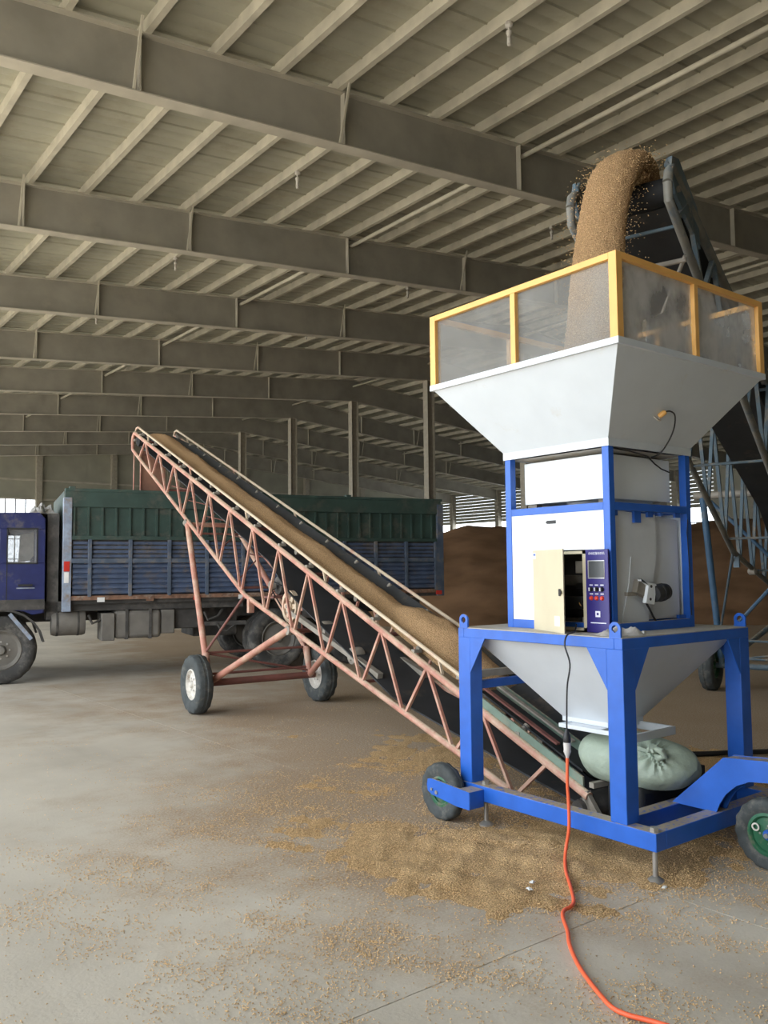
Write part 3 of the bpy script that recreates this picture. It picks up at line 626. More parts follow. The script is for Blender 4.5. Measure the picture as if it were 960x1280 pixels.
# ================================================================== BELT CONVEYORS (local: x across from the near truss, y up the belt, z up)
def conveyor(name, label, loc, az, L, sl, kink, dk, axle_s, track, legs, m, z0=.17, node=.63, W=.65, rw=.31, cr=.027, wr=.011, drive=True, head_drop=.34, skirt=True, pale=None, wheelmats=('tyre', 'whiterim'), upright=None, tail=(.70, .065), wc=0.):
    root = tag(empty(name, loc, -R(az)), label, 'conveyor')
    zc = lambda s: z0+sl*s
    tail_s, tail_z = tail
    he = (L+.14, zc(L)-.22)
    zk = zc(kink)-dk
    def zl(s):
        if s <= kink: return tail_z+(zk-tail_z)*(s-tail_s)/(kink-tail_s)
        return zk+(he[1]-zk)*(s-kink)/(he[0]-kink)
    main, rail, rmat = m['main'], m['rail'], m['dark']
    for off in (0, W):
        # top chord turns over at the head and runs back as the bottom chord
        pts = [(off, .0, zc(0)), (off, L*.5, zc(L*.5)), (off, L-.02, zc(L-.02)), (off, L+.06, zc(L)+.015), (off, L+.12, zc(L)-.03), (off, L+.15, zc(L)-.11), he and (off, he[0], he[1]), (off, L-.15, zl(L-.15)), (off, (L+kink)/2, zl((L+kink)/2)), (off, kink, zk), (off, (kink+tail_s)/2, zl((kink+tail_s)/2)), (off, tail_s, tail_z)]
        MB().path(pts[:6], cr, 10).build('top_chord', m.get('chord', main), root)
        MB().path(pts[5:], cr*.9, 10).build('bottom_chord', m.get('chord', main), root)
        # web members
        i = 0; s = .33
        while s < L-.1:
            lo1 = s+node*.5-.02
            for a, b in ((s, s+node*.5-.02), (s+node, s+node*.5+.02)):
                if b > tail_s-.15 and a < L+.02 and b < L+.02:
                    zz = max(zl(b), .05)
                    MB().bar((off, a, zc(a)), (off, b, zz), wr*2, wr*2, (1, 0, 0)).build('web_brace', main, root)
            s += node
        # thin upper rail on brackets
        xo = off+(.02 if off == 0 else -.02)
        r_pts = [(xo, 1.15 if skirt else .3, zc(1.15 if skirt else .3)+.11), (xo, L*.5, zc(L*.5)+.11), (xo, L-.05, zc(L-.05)+.11), (xo, L+.04, zc(L)+.085), (xo, L+.09, zc(L)+.03)]
        MB().path(r_pts, cr*.55, 8).build('side_rail', rail, root)
        s = .6
        while s < L-.1:
            sg = 1 if off == 0 else -1
            br = MB().box(min(off, off+sg*.07), max(off, off+sg*.07), s-.02, s+.02, zc(s)+.02, zc(s)+.045)
            br.tube((off+sg*.045, s, zc(s)+.045), (off+sg*.085, s, zc(s)+.075), .022, 8); br.build('roller_bracket', 'grey' if not pale else pale, root)
            s += .57
        s = 1.4
        while s < L:
            MB().bar((xo, s, zc(s)+.02), (xo, s+.04, zc(s+.04)+.105), .012, .02, (1, 0, 0)).build('rail_post', rail, root); s += 1.71
    # cross members
    s = .9
    while s < L:
        MB().tube((0, s, zc(s)-.03), (W, s, zc(s)-.03), .016, 8).build('cross_member', rmat, root)
        if s > 1.3: MB().tube((0, s+.3, zl(s+.3)), (W, s+.3, zl(s+.3)), .013, 8).build('cross_member', rmat, root)
        s += 1.26
    # idlers
    s = .6
    while s < L-.2:
        MB().tube((W*.30, s, zc(s)-.035), (W*.70, s, zc(s)-.035), .03, 10).build('idler_roller', 'grey', root); s += 1.14
    # troughed carrying belt
    prof = [(.055, .085), (.11, .045), (.19, .012), (W-.19, .012), (W-.11, .045), (W-.055, .085)]
    th = .012; ns = 30
    def strip(path, name_, mm):
        vs = []; k = len(prof)
        for (s_, z_, tr) in path:
            vs += [(x_, s_, z_+(zz-.012)*tr+.012) for x_, zz in prof] + [(x_, s_, z_+(zz-.012)*tr+.012-th) for x_, zz in prof]
        fs = []
        for r_ in range(len(path)-1):
            o0, o1 = r_*2*k, (r_+1)*2*k
            for q in range(k-1):
                fs += [(o0+q, o0+q+1, o1+q+1, o1+q), (o0+k+q+1, o0+k+q, o1+k+q, o1+k+q+1)]
            fs += [(o0, o1, o1+k, o0+k), (o0+k-1, o0+2*k-1, o1+2*k-1, o1+k-1)]
        return MB().add(vs, fs).build(name_, mm, root)
    strip([(.10+(L-.15)*i/ns, zc(.10+(L-.15)*i/ns), min(1, (ns-i)/3)) for i in range(ns+1)], 'carrying_belt', 'belt')
    ds = kink*.82
    rp = [(.06, zc(.06)-.12, 0), (.5, .18, 0), (2.1*L/8.75, zc(2.1*L/8.75)-.50, 0), (ds-.35, zc(ds)-.56, 0), (ds, zc(ds)-.40, 0), (ds+.4, zc(ds+.4)-.26, 0), (L*.75, zc(L*.75)-.20, 0), (L-.05, zc(L-.05)-.17, 0)]
    strip(rp, 'return_belt', 'belt')
    # head and tail pulleys
    MB().lathe([(.03, -.04), (.085, -.01), (.09, .03), (.09, W-.11), (.085, W-.07), (.03, W-.04)], (.04, L-.02, zc(L)-.098), (1, 0, 0), 22).build('head_pulley', 'blackrub', root)
    MB().tube((-.03, L-.02, zc(L)-.098), (W+.03, L-.02, zc(L)-.098), .02, 10).build('pulley_shaft', 'grey', root)
    MB().lathe([(.03, -.02), (.075, .01), (.08, .05), (.08, W-.13), (.075, W-.09), (.03, W-.06)], (.04, .05, .13), (1, 0, 0), 22).build('tail_pulley', 'chassis', root)
    MB().tube((-.035, .05, .13), (W+.035, .05, .13), .018, 10).build('pulley_shaft', 'grey', root)
    for off in (-.02, W+.02): MB().lathe([(.045, -.025), (.052, 0), (.045, .025)], (off, .05, .13), (1, 0, 0), 16).build('bearing', 'chassis', root)
    for off in (0, W):
        MB().bar((off, .0, .03), (off, .02, zc(0)+.03), .045, .03, (1, 0, 0)).build('tail_upright', 'grey', root)
        MB().bar((off, .02, zc(0)+.01), (off, -.14, .02), .04, .03, (1, 0, 0)).build('tail_brace', 'grey', root)
    if skirt:
        for off, h_, s1 in ((.01, .050, 1.02), (W*.50, .050, 1.20), (W-.03, .030, 1.25)):
            q = [(.05, zc(.05)+.015), (s1, zc(s1)+.015), (s1-.05, zc(s1)+.015+h_), (.05, zc(.05)+.05+h_*.6)]
            MB().prism(q, 'x', off-.006, off+.006).build('skirt_board', 'greenboard', root)
        for o_ in (.12, .25): MB().bar((o_, .36, zc(.36)+.085), (o_, 1.13, zc(1.13)+.085), .03, .012).build('skirt_strip', ('grey', 'darkred')[o_ < .2], root)
        MB().bar((.02, 1.22, zc(1.22)+.10), (W-.02, 1.22, zc(1.22)+.10), .05, .05).build('skirt_bridge', 'grey', root)
    # axle, wheels, legs and struts
    c0 = W/2+wc; za = rw
    MB().tube((c0-track/2+.05, axle_s, za), (c0+track/2-.05, axle_s, za), .038, 12).build('axle', rmat, root)
    for sg in (-1, 1):
        xw = c0+sg*track/2; xi = xw-sg*.13; xo = 0 if sg < 0 else W
        add_wheel(root, (xw, axle_s, za), (1, 0, 0), rw, .17, rw*.52, wheelmats[0], wheelmats[1], bolts=6, n=30, block=.035)
        MB().tube((xi, axle_s, za-.02), (xi, axle_s+.06, za+rw*1.02), .034, 10).build('leg_foot', main, root)
        if upright: MB().tube((xi, axle_s+.03, za+.1), (xi+sg*.06, upright[0], upright[1]), .04, 12).build('leg', m['leg'], root)
        else: MB().path([(xi, axle_s+.02, za+.1), (xi, axle_s+.10, za+rw), (xo, legs[0], zl(legs[0])-.02)], .034, 12).build('leg', m['leg'], root)
        MB().tube((xi, axle_s, za), (xo, legs[1], zl(legs[1])-.01), .034, 12).build('strut', main, root)
        MB().tube((xo-.03, legs[1], zl(legs[1])-.02), (xo+.03, legs[1], zl(legs[1])-.02), .045, 12).build('strut_pin', 'grey', root)
        MB().tube((xi, axle_s+.10, za+rw), (xo, kink, zk), .014, 8).build('leg_brace', rmat, root)
        MB().box(xo-.03, xo+.03, kink-.17, kink-.12, zl(kink-.14)-.14, zl(kink-.14)).build('bracket', main, root)
        MB().lathe([(.02, -.05), (.045, -.03), (.045, .03), (.02, .05)], (xo, legs[0], zl(legs[0])-.03), (1, 0, 0), 14).build('leg_clamp', 'grey', root)
    xl_, xr_ = c0-track/2+.13, c0+track/2-.13
    MB().tube((xl_, axle_s+.10, za+rw), (xr_, axle_s+.10, za+rw), .014, 8).build('leg_tie', rmat, root)
    MB().tube((xl_+.02, axle_s+.03, za+.09), (xr_-.02, axle_s+.03, za+.09), .014, 8).build('leg_tie', rmat, root)
    MB().tube((xl_, axle_s+.10, za+rw), (xr_, axle_s, za+.05), .012, 8).build('leg_tie', rmat, root)
    if upright: MB().tube((xl_-.16, upright[0], upright[1]+.02), (xr_+.16, upright[0], upright[1]+.02), .045, 12).build('leg_beam', 'grey', root)
    else: MB().tube((0, legs[0], zl(legs[0])-.05), (W, legs[0], zl(legs[0])-.05), .03, 10).build('leg_beam', m['leg'], root)
    MB().tube((0, legs[1], zl(legs[1])-.03), (W, legs[1], zl(legs[1])-.03), .02, 8).build('leg_tie', rmat, root)
    if drive:
        pc = Vector((.10, ds+.0, zc(ds)-.545))
        sp = MB()
        sp.ring([(.155, -.022), (.155, .022), (.125, .018), (.125, -.018)], pc, (1, 0, 0), 32)
        sp.ring([(.055, -.03), (.055, .03), (.02, .03), (.02, -.03)], pc, (1, 0, 0), 16)
        for k in range(6):
            a_ = 2*math.pi*k/6; d_ = Vector((0, math.cos(a_), math.sin(a_)))
            sp.bar(pc+d_*.05, pc+d_*.13, .045, .02, (1, 0, 0))
        sp.build('drive_wheel', 'railcream', root)
        MB().tube(pc-Vector((.05, 0, 0)), pc+Vector((.45, 0, 0)), .018, 10).build('drive_shaft', 'grey', root)
        MB().box(.28, .44, ds-.10, ds+.12, pc.z-.12, pc.z+.10).build('gearbox', 'chassis', root, .02)
        mc = (.16, ds+.42, zc(ds+.4)-.50)
        MB().lathe([(.0, 0), (.09, .004), (.10, .03), (.095, .05), (.095, .20), (.10, .22), (.085, .27), (.0, .275)], mc, (1, 0, 0), 20).build('motor', 'chassis', root)
        for k in range(6): MB().ring([(.102, 0), (.102, .006), (.09, .006), (.09, 0)], (mc[0]+.06+.022*k, mc[1], mc[2]), (1, 0, 0), 20).build('motor_fin', 'grey', root)
        MB().lathe([(.05, -.02), (.05, .02)], (.10, ds+.42, mc[2]), (1, 0, 0), 16).build('motor_pulley', 'grey', root)
        for sg in (-1, 1): MB().bar((.10, ds, pc.z+sg*.155), (.10, ds+.42, mc[2]+sg*.05), .012, .008).build('drive_belt', 'blackrub', root)
        MB().box(.05, W-.05, ds+.28, ds+.56, mc[2]-.125, mc[2]-.105).build('motor_plate', 'darkred', root)
        for s0_, s1_, o_ in ((ds+.05, 2.35, .10), (ds-.15, 2.3, W-.10)):
            MB().bar((o_, s0_, zc(s0_)-.60), (o_, s1_, zc(s1_)-.45), .045, .05, (1, 0, 0)).build('tension_beam', 'grey', root)
        for s_ in (ds-.62, ds-1.15):
            MB().lathe([(.02, -.03), (.07, -.02), (.075, 0), (.075, .06), (.07, .08), (.02, .09)], (.12, s_, zc(s_)-.50), (1, 0, 0), 16).build('snub_roller', 'grey', root)
            MB().tube((.08, s_, zc(s_)-.50), (W-.08, s_, zc(s_)-.50), .035, 10).build('return_roller', 'grey', root)
        MB().path([(.25, ds+.2, pc.z), (.3, ds+.5, pc.z+.22), (.42, ds+1.1, zc(ds+1.1)-.35), (.45, ds+2.4, zc(ds+2.4)-.30)], .01, 6).build('motor_cable', 'grey', root)
        # thin stay rods crossing inside the truss
        for k in range(5):
            s_ = ds+.5+.62*k
            MB().tube((.02, s_, zl(s_)+.02), (W-.02, s_+.62, zl(s_+.62)+.02), .008, 6).build('stay_rod', rmat, root)
            MB().tube((.02, s_+.3, zc(s_+.3)-.32), (W-.02, s_-.2, zc(s_-.2)-.32), .007, 6).build('stay_rod', rmat, root)
    return root, zc, zl

RED = dict(main='red', rail='railcream', dark='darkred', leg='red')
red_cv, zc1, zl1 = conveyor('belt_conveyor', 'red lattice belt conveyor carrying wheat up to the truck', (3.93, 3.17, 0), 5.0, 8.775, .378, 4.83, .78, 5.22, 1.48, (6.59, 3.78), RED, z0=.203, node=.614, W=.62, tail=(.68, .10), wc=.05)
# plate chute hanging under the head, over the truck bed
MB().box(.12, .50, 8.94, 8.96, 2.60, 3.30).build('discharge_chute', 'brownmetal', red_cv)
for xx in (.02, .12): MB().tube((xx, 8.93, 2.58), (xx, 8.91, 3.30), .010, 6).build('chute_rod', 'red', red_cv)
# black rubber boot round the tail
bt = MB(); bt.box(.05, .57, -.335, -.08, .06, .305); bt.build('tail_boot', 'blackrub', red_cv, .03)
MB().bar((.0, -.02, .27), (.60, -.02, .27), .035, .03).build('boot_bar', 'grey', red_cv)
MB().box(.565, .605, -.325, -.02, .06, .36).build('boot_side', 'blackrub', red_cv)

BLU = dict(main='bluegrey', rail='bluegrey', dark='bluegrey', leg='bluepole', chord='greychord')
L2 = 12.6; az2 = 253.0; a2 = R(az2)
head2 = Vector((4.767, 3.031)); T2 = head2 - Vector((math.sin(a2), math.cos(a2)))*L2
blu_cv, zc2, zl2 = conveyor('feed_conveyor', 'blue-grey lattice belt conveyor pouring wheat into the hopper', (T2.x, T2.y, 0), az2, L2, .307, 8.5, 1.12, 7.2, 1.85, (7.6, 5.0), BLU, upright=(7.58, 2.33), cr=.032, wr=.016, drive=False, skirt=False, wheelmats=('tyre', 'greenrim'))
for off in (0, .65):
    MB().prism([(L2-.55, zc2(L2-.55)-.16), (L2-.5, zc2(L2-.5)+.10), (L2-.08, zc2(L2)+.13), (L2+.07, zc2(L2)+.09), (L2+.10, zc2(L2)+.0), (L2+.02, zc2(L2)-.14)], 'x', off-.012, off+.012).build('head_plate', 'bluegrey', blu_cv)
MB().tube((0, L2-.22, zc2(L2)-.50), (.65, L2-.22, zc2(L2)-.50), .018, 8).build('head_bar', 'grey', blu_cv)
MB().tube((0, L2-.2, zc2(L2)-.48), (.25, L2-.5, zc2(L2)-.75), .014, 8).build('head_bar', 'grey', blu_cv)
MB().tube((1.10, 7.3, .60), (-.45, 7.55, 2.28), .022, 8).build('leg_cross_brace', 'bluepole', blu_cv)
MB().tube((-.45, 7.3, .60), (1.10, 7.55, 2.28), .022, 8).build('leg_cross_brace', 'bluepole', blu_cv)

# ================================================================== GRAIN
def noise2(x, y, seed=0):
    s = seed*1.7
    return (math.sin(x*1.9+y*.7+s)*.5+math.sin(-x*1.1+y*2.3+1.3*s)*.4+math.sin(x*4.3+y*3.1+2*s)*.25+math.sin(x*7.7-y*6.3+s)*.15+math.sin(x*13-y*17+s)*.08)
def grain_body(name, rows, loc, az, label, seed=1):
    """rows: (s, half width left x, right x, base z, height) -> heaped strip on a belt"""
    vs = []; n = 16; r = random.Random(seed)
    for (s_, xa, xb, zb_, h_) in rows:
        for i in range(n+1):
            t = i/n; e = math.sin(math.pi*t)**.8
            jit = (r.random()-.5)*.012
            vs.append((xa+(xb-xa)*t+jit, s_+jit, zb_+h_*e*(1+.10*noise2(s_*3, t*6, seed))+jit*.6))
        for i in range(n+1):
            t = i/n; vs.append((xa+(xb-xa)*t, s_, zb_-.004))
    m = n+1; fs = []
    for k in range(len(rows)-1):
        o0, o1 = k*2*m, (k+1)*2*m
        for i in range(n): fs += [(o0+i, o0+i+1, o1+i+1, o1+i), (o0+m+i+1, o0+m+i, o1+m+i, o1+m+i+1)]
        fs += [(o0, o1, o1+m, o0+m), (o0+n, o0+m+n, o1+m+n, o1+n)]
    k = (len(rows)-1)*2*m
    fs += [tuple(range(m))+tuple(range(2*m-1, m-1, -1)), tuple(range(k+m-1, k-1, -1))+tuple(range(k+m, k+2*m))]
    o = MB().add(vs, fs).build(name, 'grain'); o.location = loc; o.rotation_euler = (0, 0, -R(az))
    return tag(o, label, 'grain', kind='stuff')
rows = []
for k in range(150):
    s_ = 1.15+k*(8.73-1.15)/149
    t = max(0, min(1, (2.49-s_)/.44)); t = t*t*(3-2*t)
    hw = .145+.085*t+.010*noise2(s_*2.2, 0, 4); h_ = .085+.105*t+.010*noise2(s_*3, 1, 2)
    if s_ < 1.6: h_ *= .35+.65*(s_-1.15)/.45
    if s_ > 8.4: h_ *= max(.2, (8.88-s_)/.48)
    cx_ = .32+.01*noise2(s_, 2, 3)
    rows.append((s_, cx_-hw, cx_+hw, zc1(s_)+.014, h_))
grain_body('wheat_on_belt', rows, (3.93, 3.17, 0), 5.0, 'ridge of brown wheat riding on the red conveyor belt', 5)
rows = []
for k in range(120):
    s_ = .4+k*(L2-.35)/119; rows.append((s_, .16, .49, zc2(s_)+.014, .10*(1 if s_ > 1 else .6)))
grain_body('wheat_on_belt', rows, (T2.x, T2.y, 0), az2, 'ridge of brown wheat riding on the blue-grey feed conveyor', 6)

# stream falling from the feed conveyor into the hopper
sp_ = [(5.02, 3.44, 4.10), (4.86, 3.385, 4.165), (4.70, 3.335, 4.18), (4.54, 3.30, 4.10), (4.42, 3.275, 3.95), (4.33, 3.26, 3.75), (4.265, 3.25, 3.52), (4.215, 3.24, 3.27), (4.175, 3.23, 3.0), (4.15, 3.225, 2.75), (4.14, 3.225, 2.60)]
sr = [.13, .16, .172, .17, .165, .16, .165, .175, .185, .20, .22]
pp, rr_ = smooth_path(sp_, sr, 9)
stm = MB().path(pp, rr_, 44, flat=.60)
stm.v = [tuple(c_+random.gauss(0, .0028) for c_ in v) for v in stm.v]
tag(stm.build('wheat_stream', 'grain'), 'stream of brown wheat falling off the feed conveyor into the hopper', 'grain', kind='stuff')
# wheat heaped in the hopper
hv, hf = [], []; n = 26
for j in range(n+1):
    for i in range(n+1):
        u, v = (i/n*2-1), (j/n*2-1); d_ = math.hypot(u, v)
        hv.append((CX+u*.60, CY+v*.60, 2.505+.10*max(0, 1-d_)+.008*noise2(u*5, v*5, 3)))
hf = [(j*(n+1)+i, j*(n+1)+i+1, (j+1)*(n+1)+i+1, (j+1)*(n+1)+i) for j in range(n) for i in range(n)]
tag(MB().add(hv, hf).build('wheat_in_hopper', 'grain'), 'wheat heaped inside the white upper hopper behind the film guard', 'grain', kind='stuff')

# kernels: tiny faceted grains, joined as one body
def kernels(name, pos, rots, L_, W_, label, par=None, zoff=0.0):
    base = np.array([(-1, 0, 0), (1, 0, 0), (0, -1, 0), (0, 1, 0), (0, 0, -1), (0, 0, 1)], float)*np.array([L_/2, W_/2, W_/2])
    fc = np.array([(0, 2, 5), (2, 1, 5), (1, 3, 5), (3, 0, 5), (2, 0, 4), (1, 2, 4), (3, 1, 4), (0, 3, 4)])
    n_ = len(pos); c_, s_ = np.cos(rots), np.sin(rots)
    v = np.empty((n_, 6, 3)); v[:, :, 0] = base[None, :, 0]*c_[:, None]-base[None, :, 1]*s_[:, None]; v[:, :, 1] = base[None, :, 0]*s_[:, None]+base[None, :, 1]*c_[:, None]; v[:, :, 2] = base[None, :, 2]
    v += pos[:, None, :]; f = (fc[None]+6*np.arange(n_)[:, None, None]).reshape(-1, 3)
    me = bpy.data.meshes.new(name); me.vertices.add(n_*6); me.vertices.foreach_set('co', v.reshape(-1).astype(np.float32))
    me.loops.add(len(f)*3); me.loops.foreach_set('vertex_index', f.reshape(-1).astype(np.int32)); me.polygons.add(len(f)); me.polygons.foreach_set('loop_start', np.arange(0, len(f)*3, 3, dtype=np.int32))
    me.update(); me.validate(); me.materials.append(MT['kernel'])
    o = bpy.data.objects.new(name, me); COL.objects.link(o); return tag(o, label, 'grain', kind='stuff')
def npnoise(x, y, seed=0):
    s = seed*1.7
    return np.sin(x*1.9+y*.7+s)*.5+np.sin(-x*1.1+y*2.3+1.3*s)*.4+np.sin(x*4.3+y*3.1+2*s)*.30+np.sin(x*7.7-y*6.3+s)*.2+np.sin(x*13-y*17+s)*.12
def spill_h(x, y):
    """height of the loose spilled wheat on the floor round the machine"""
    d1 = np.hypot((x-3.50)/1.05, (y-3.22)/.80); d2 = np.hypot((x-4.35)/1.2, (y-4.9)/1.9); d3 = np.hypot((x-5.3)/1.9, (y-3.3)/1.7)
    d4 = np.hypot((x-4.1)/1.05, (y-2.75)/.62); d5 = np.hypot((x-2.9)/.75, (y-3.45)/.9)
    f = np.maximum.reduce([1-d1, .42*(1-d2), 1.0*(1-d3), .9*(1-d4), .8*(1-d5)])
    return .030*f+.010*npnoise(x*1.3, y*1.3, 2)+.006*npnoise(x*5, y*5, 5)+.004*npnoise(x*14, y*14, 9)-.012
nx = 170; xs = np.linspace(2.3, 7.4, nx); ysv = np.linspace(1.5, 7.0, nx); gx, gy = np.meshgrid(xs, ysv); gh = spill_h(gx, gy)
lump = .016*np.clip(npnoise(gx*9, gy*9, 1)+npnoise(gx*15, gy*12, 8), 0, 2)*np.exp(-((gx-3.3)**2+(gy-3.2)**2)/.5)
gh = np.where(gh > 0, gh+lump*np.clip(gh/.006, 0, 1), gh)
idx = -np.ones(gx.shape, int); vsl = []; fsl = []
for j in range(nx-1):
    for i in range(nx-1):
        if max(gh[j, i], gh[j, i+1], gh[j+1, i], gh[j+1, i+1]) > 0:
            q = []
            for a_, b_ in ((j, i), (j, i+1), (j+1, i+1), (j+1, i)):
                if idx[a_, b_] < 0:
                    idx[a_, b_] = len(vsl); vsl.append((gx[a_, b_]+random.uniform(-.008, .008), gy[a_, b_]+random.uniform(-.008, .008), max(gh[a_, b_], -.002)+.001+(random.uniform(0, .004) if gh[a_, b_] > .004 else 0)))
                q.append(idx[a_, b_])
            fsl.append(tuple(q))
tag(MB().add(vsl, fsl).build('spilled_wheat', 'spill'), 'trodden brown wheat spilled on the floor under the machine', 'grain', kind='stuff')
N_ = 1100000
kx = rng.uniform(.3, 6.2, N_); ky = rng.uniform(.9, 8.0, N_)
d_ = np.hypot((kx-3.4)/1.9, (ky-3.0)/1.7); den = np.clip(1.0-d_*.55, 0, 1)
d2_ = np.hypot((kx-2.45)/1.15, (ky-2.75)/1.05); den = np.maximum(den, np.clip(.95-d2_*.62, 0, 1)); den = np.maximum(den, .03)
pat = np.clip(.28+.6*npnoise(kx*1.7, ky*1.7, 3)+.65*npnoise(kx*4.8, ky*4.8, 6)+.4*npnoise(kx*12, ky*12, 4), 0.05, 1.3)
hh = spill_h(kx, ky)
den = den*pat*.42; edge = np.where(hh < 0, .60*np.exp(hh/.0055), .20)          # a dense fringe where the heap thins out
keep = rng.random(N_) < np.maximum(den, edge*(kx > 1.6)*(kx < 5.2)*(ky < 5.5)*np.clip(.6+.5*npnoise(kx*9, ky*9, 2), .1, 1))
kx, ky = kx[keep], ky[keep]; hz = np.clip(spill_h(kx, ky), 0, None)
kernels('scattered_wheat', np.stack([kx, ky, hz+.0035+rng.uniform(0, .002, len(kx))], 1), rng.uniform(0, 6.28, len(kx)), .0088, .0050, 'loose wheat kernels scattered over the concrete floor')
# kernels flying round the stream
ks = []
for p_, r_ in zip(pp[8:], rr_[8:]):
    for k in range(110): ks.append((p_[0]+random.gauss(0, r_*.50), p_[1]+random.gauss(0, r_*.62), p_[2]+random.gauss(0, .03)))
ks = np.array(ks); kernels('flying_wheat', ks, rng.uniform(0, 6.28, len(ks)), .010, .006, 'loose kernels flying round the falling wheat stream')

# big wheat piles in the depth of the hall
def pile(name, ridge, slope, x0, x1, y0, y1, label, n=90):
    X, Y = np.meshgrid(np.linspace(x0, x1, n), np.linspace(y0, y1, n)); Hh = np.full(X.shape, -9.)
    for (ax, ay, ah), (bx, by, bh) in zip(ridge[:-1], ridge[1:]):
        t = np.clip(((X-ax)*(bx-ax)+(Y-ay)*(by-ay))/((bx-ax)**2+(by-ay)**2), 0, 1)
        dd = np.sqrt(np.hypot(X-ax-t*(bx-ax), Y-ay-t*(by-ay))**2+.6)-.77
        Hh = np.maximum(Hh, ah+t*(bh-ah)-dd*slope)
    Hh += .10*npnoise(X*.5, Y*.5, 2)+.04*npnoise(X*1.7, Y*1.7, 4); Hh = np.maximum(Hh, -.03)
    vs_ = np.stack([X, Y, Hh], -1).reshape(-1, 3).tolist(); fs_ = [(j*n+i, j*n+i+1, (j+1)*n+i+1, (j+1)*n+i) for j in range(n-1) for i in range(n-1) if max(Hh[j, i], Hh[j, i+1], Hh[j+1, i], Hh[j+1, i+1]) > 0]
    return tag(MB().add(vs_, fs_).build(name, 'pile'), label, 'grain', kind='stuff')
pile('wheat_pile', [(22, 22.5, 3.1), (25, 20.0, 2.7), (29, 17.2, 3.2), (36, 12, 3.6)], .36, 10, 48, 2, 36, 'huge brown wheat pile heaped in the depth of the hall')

# ================================================================== TRUCK (local: x to the rear, y to the far side, z up)
tk = tag(empty('cargo_truck', (3.073, 12.276, 0), R(-13)), 'dusty blue cargo truck with green and blue ribbed high sided bed', 'truck')
BW = 2.3
# chassis
for y in (.65, 1.55): MB().box(-1.2, 6.6, y-.05, y+.05, .80, 1.02).build('chassis_rail', 'chassis', tk)
for x_ in (.3, 1.8, 3.2, 4.6, 6.3): MB().box(x_-.05, x_+.05, .6, 1.6, .82, 1.0).build('cross_member', 'chassis', tk)
# wheels
for y in (.13, BW-.13): add_wheel(tk, (-.08, y, .46), (0, 1, 0), .46, .26, .27, 'trucktyre', 'tank', bolts=8, n=36, block=.02)
for x_ in (3.85, 5.1):
    for y in (.14, .42, BW-.42, BW-.14): add_wheel(tk, (x_, y, .46), (0, 1, 0), .46, .25, .27, 'trucktyre', 'tank', bolts=0, n=30, block=.02)
    MB().tube((x_, .1, .46), (x_, BW-.1, .46), .07, 10).build('axle', 'chassis', tk)
MB().tube((-.08, .1, .46), (-.08, BW-.1, .46), .06, 10).build('axle', 'chassis', tk)
# cab: one shell with cut windows
cabp = [(-1.32, .78), (-1.38, 1.05), (-1.36, 1.45), (-1.22, 2.15), (-1.02, 2.31), (.38, 2.34), (.45, 2.26), (.46, 1.02), (.44, .95), (.30, .95), (.20, .86), (.08, .80), (-.62, .80), (-.74, .78)]
wins = [(-.02, .35, 1.64, 2.10)]
def cabside(y0, y1, nm):
    m_ = MB(); z0, z1 = 1.64, 2.11
    m_.prism([(-1.32, .78), (-1.38, 1.05), (-1.36, 1.45), (-1.31, z0), (.46, z0), (.46, 1.02), (.44, .95), (.30, .93), (.20, .98), (-.08, 1.02), (-.36, .98), (-.52, .78)], 'y', y0, y1)
    m_.prism([(-1.23, z1), (-1.22, 2.15), (-1.02, 2.31), (.38, 2.34), (.45, 2.26), (.455, z1)], 'y', y0, y1)
    m_.box(.35, .457, y0, y1, z0, z1); m_.box(-.12, -.02, y0, y1, z0, z1)
    m_.prism([(-1.31, z0), (-1.23, z1), (-1.15, z1), (-1.23, z0)], 'y', y0, y1)
    m_.build(nm, 'cabblue', tk, .006)
cabside(.0, .05, 'cab_side'); cabside(BW-.05, BW, 'cab_side')
MB().prism([(-1.22, 2.15), (-1.02, 2.31), (.38, 2.34), (.45, 2.26), (.44, 2.22), (.37, 2.30), (-1.01, 2.27), (-1.18, 2.13)], 'y', .05, BW-.05).build('cab_roof', 'cabblue', tk)
MB().box(.42, .46, .05, BW-.05, .95, 2.26).build('cab_back', 'cabblue', tk)
MB().prism([(-1.32, .78), (-1.38, 1.05), (-1.36, 1.45), (-1.31, 1.45), (-1.33, 1.05), (-1.27, .78)], 'y', .05, BW-.05).build('cab_front', 'cabblue', tk)
MB().prism([(-1.345, 1.45), (-1.20, 2.13), (-1.19, 2.13), (-1.335, 1.45)], 'y', .06, BW-.06).build('windscreen', 'cabglass', tk)
MB().box(-1.2, .42, .05, BW-.05, .98, 1.02).build('cab_floor', 'chassis', tk)
for y in (.022, BW-.028): MB().box(-.03, .36, y, y+.006, 1.63, 2.12).build('side_window', 'cabglass', tk); MB().box(-1.2, -.1, y, y+.006, 1.63, 2.12).build('side_window', 'cabglass', tk)
wf_ = MB()
for a in ((-.035, -.015, 1.62, 2.125), (.345, .365, 1.62, 2.125)): wf_.box(a[0], a[1], -.006, .0, a[2], a[3])
for a in ((1.625, 1.645), (2.105, 2.125)): wf_.box(-.035, .365, -.006, .0, a[0], a[1])
wf_.build('window_seal', 'black', tk)
MB().prism([(.13, 1.66), (.15, 2.05), (.33, 2.08), (.33, 1.75), (.28, 1.68)], 'y', .45, .60).build('headrest', 'seat', tk)
MB().box(-.2, .36, .2, 1.0, 1.02, 1.66).build('cab_seat', 'seat', tk, .03)
MB().box(-.03, -.018, -.004, .0, 1.02, 1.64).build('door_seam', 'black', tk)
MB().bar((.12, -.02, 1.335), (.30, -.02, 1.335), .02, .03).build('door_handle', 'black', tk); MB().box(.10, .33, -.008, .0, 1.29, 1.305).build('door_trim', 'bedend', tk)
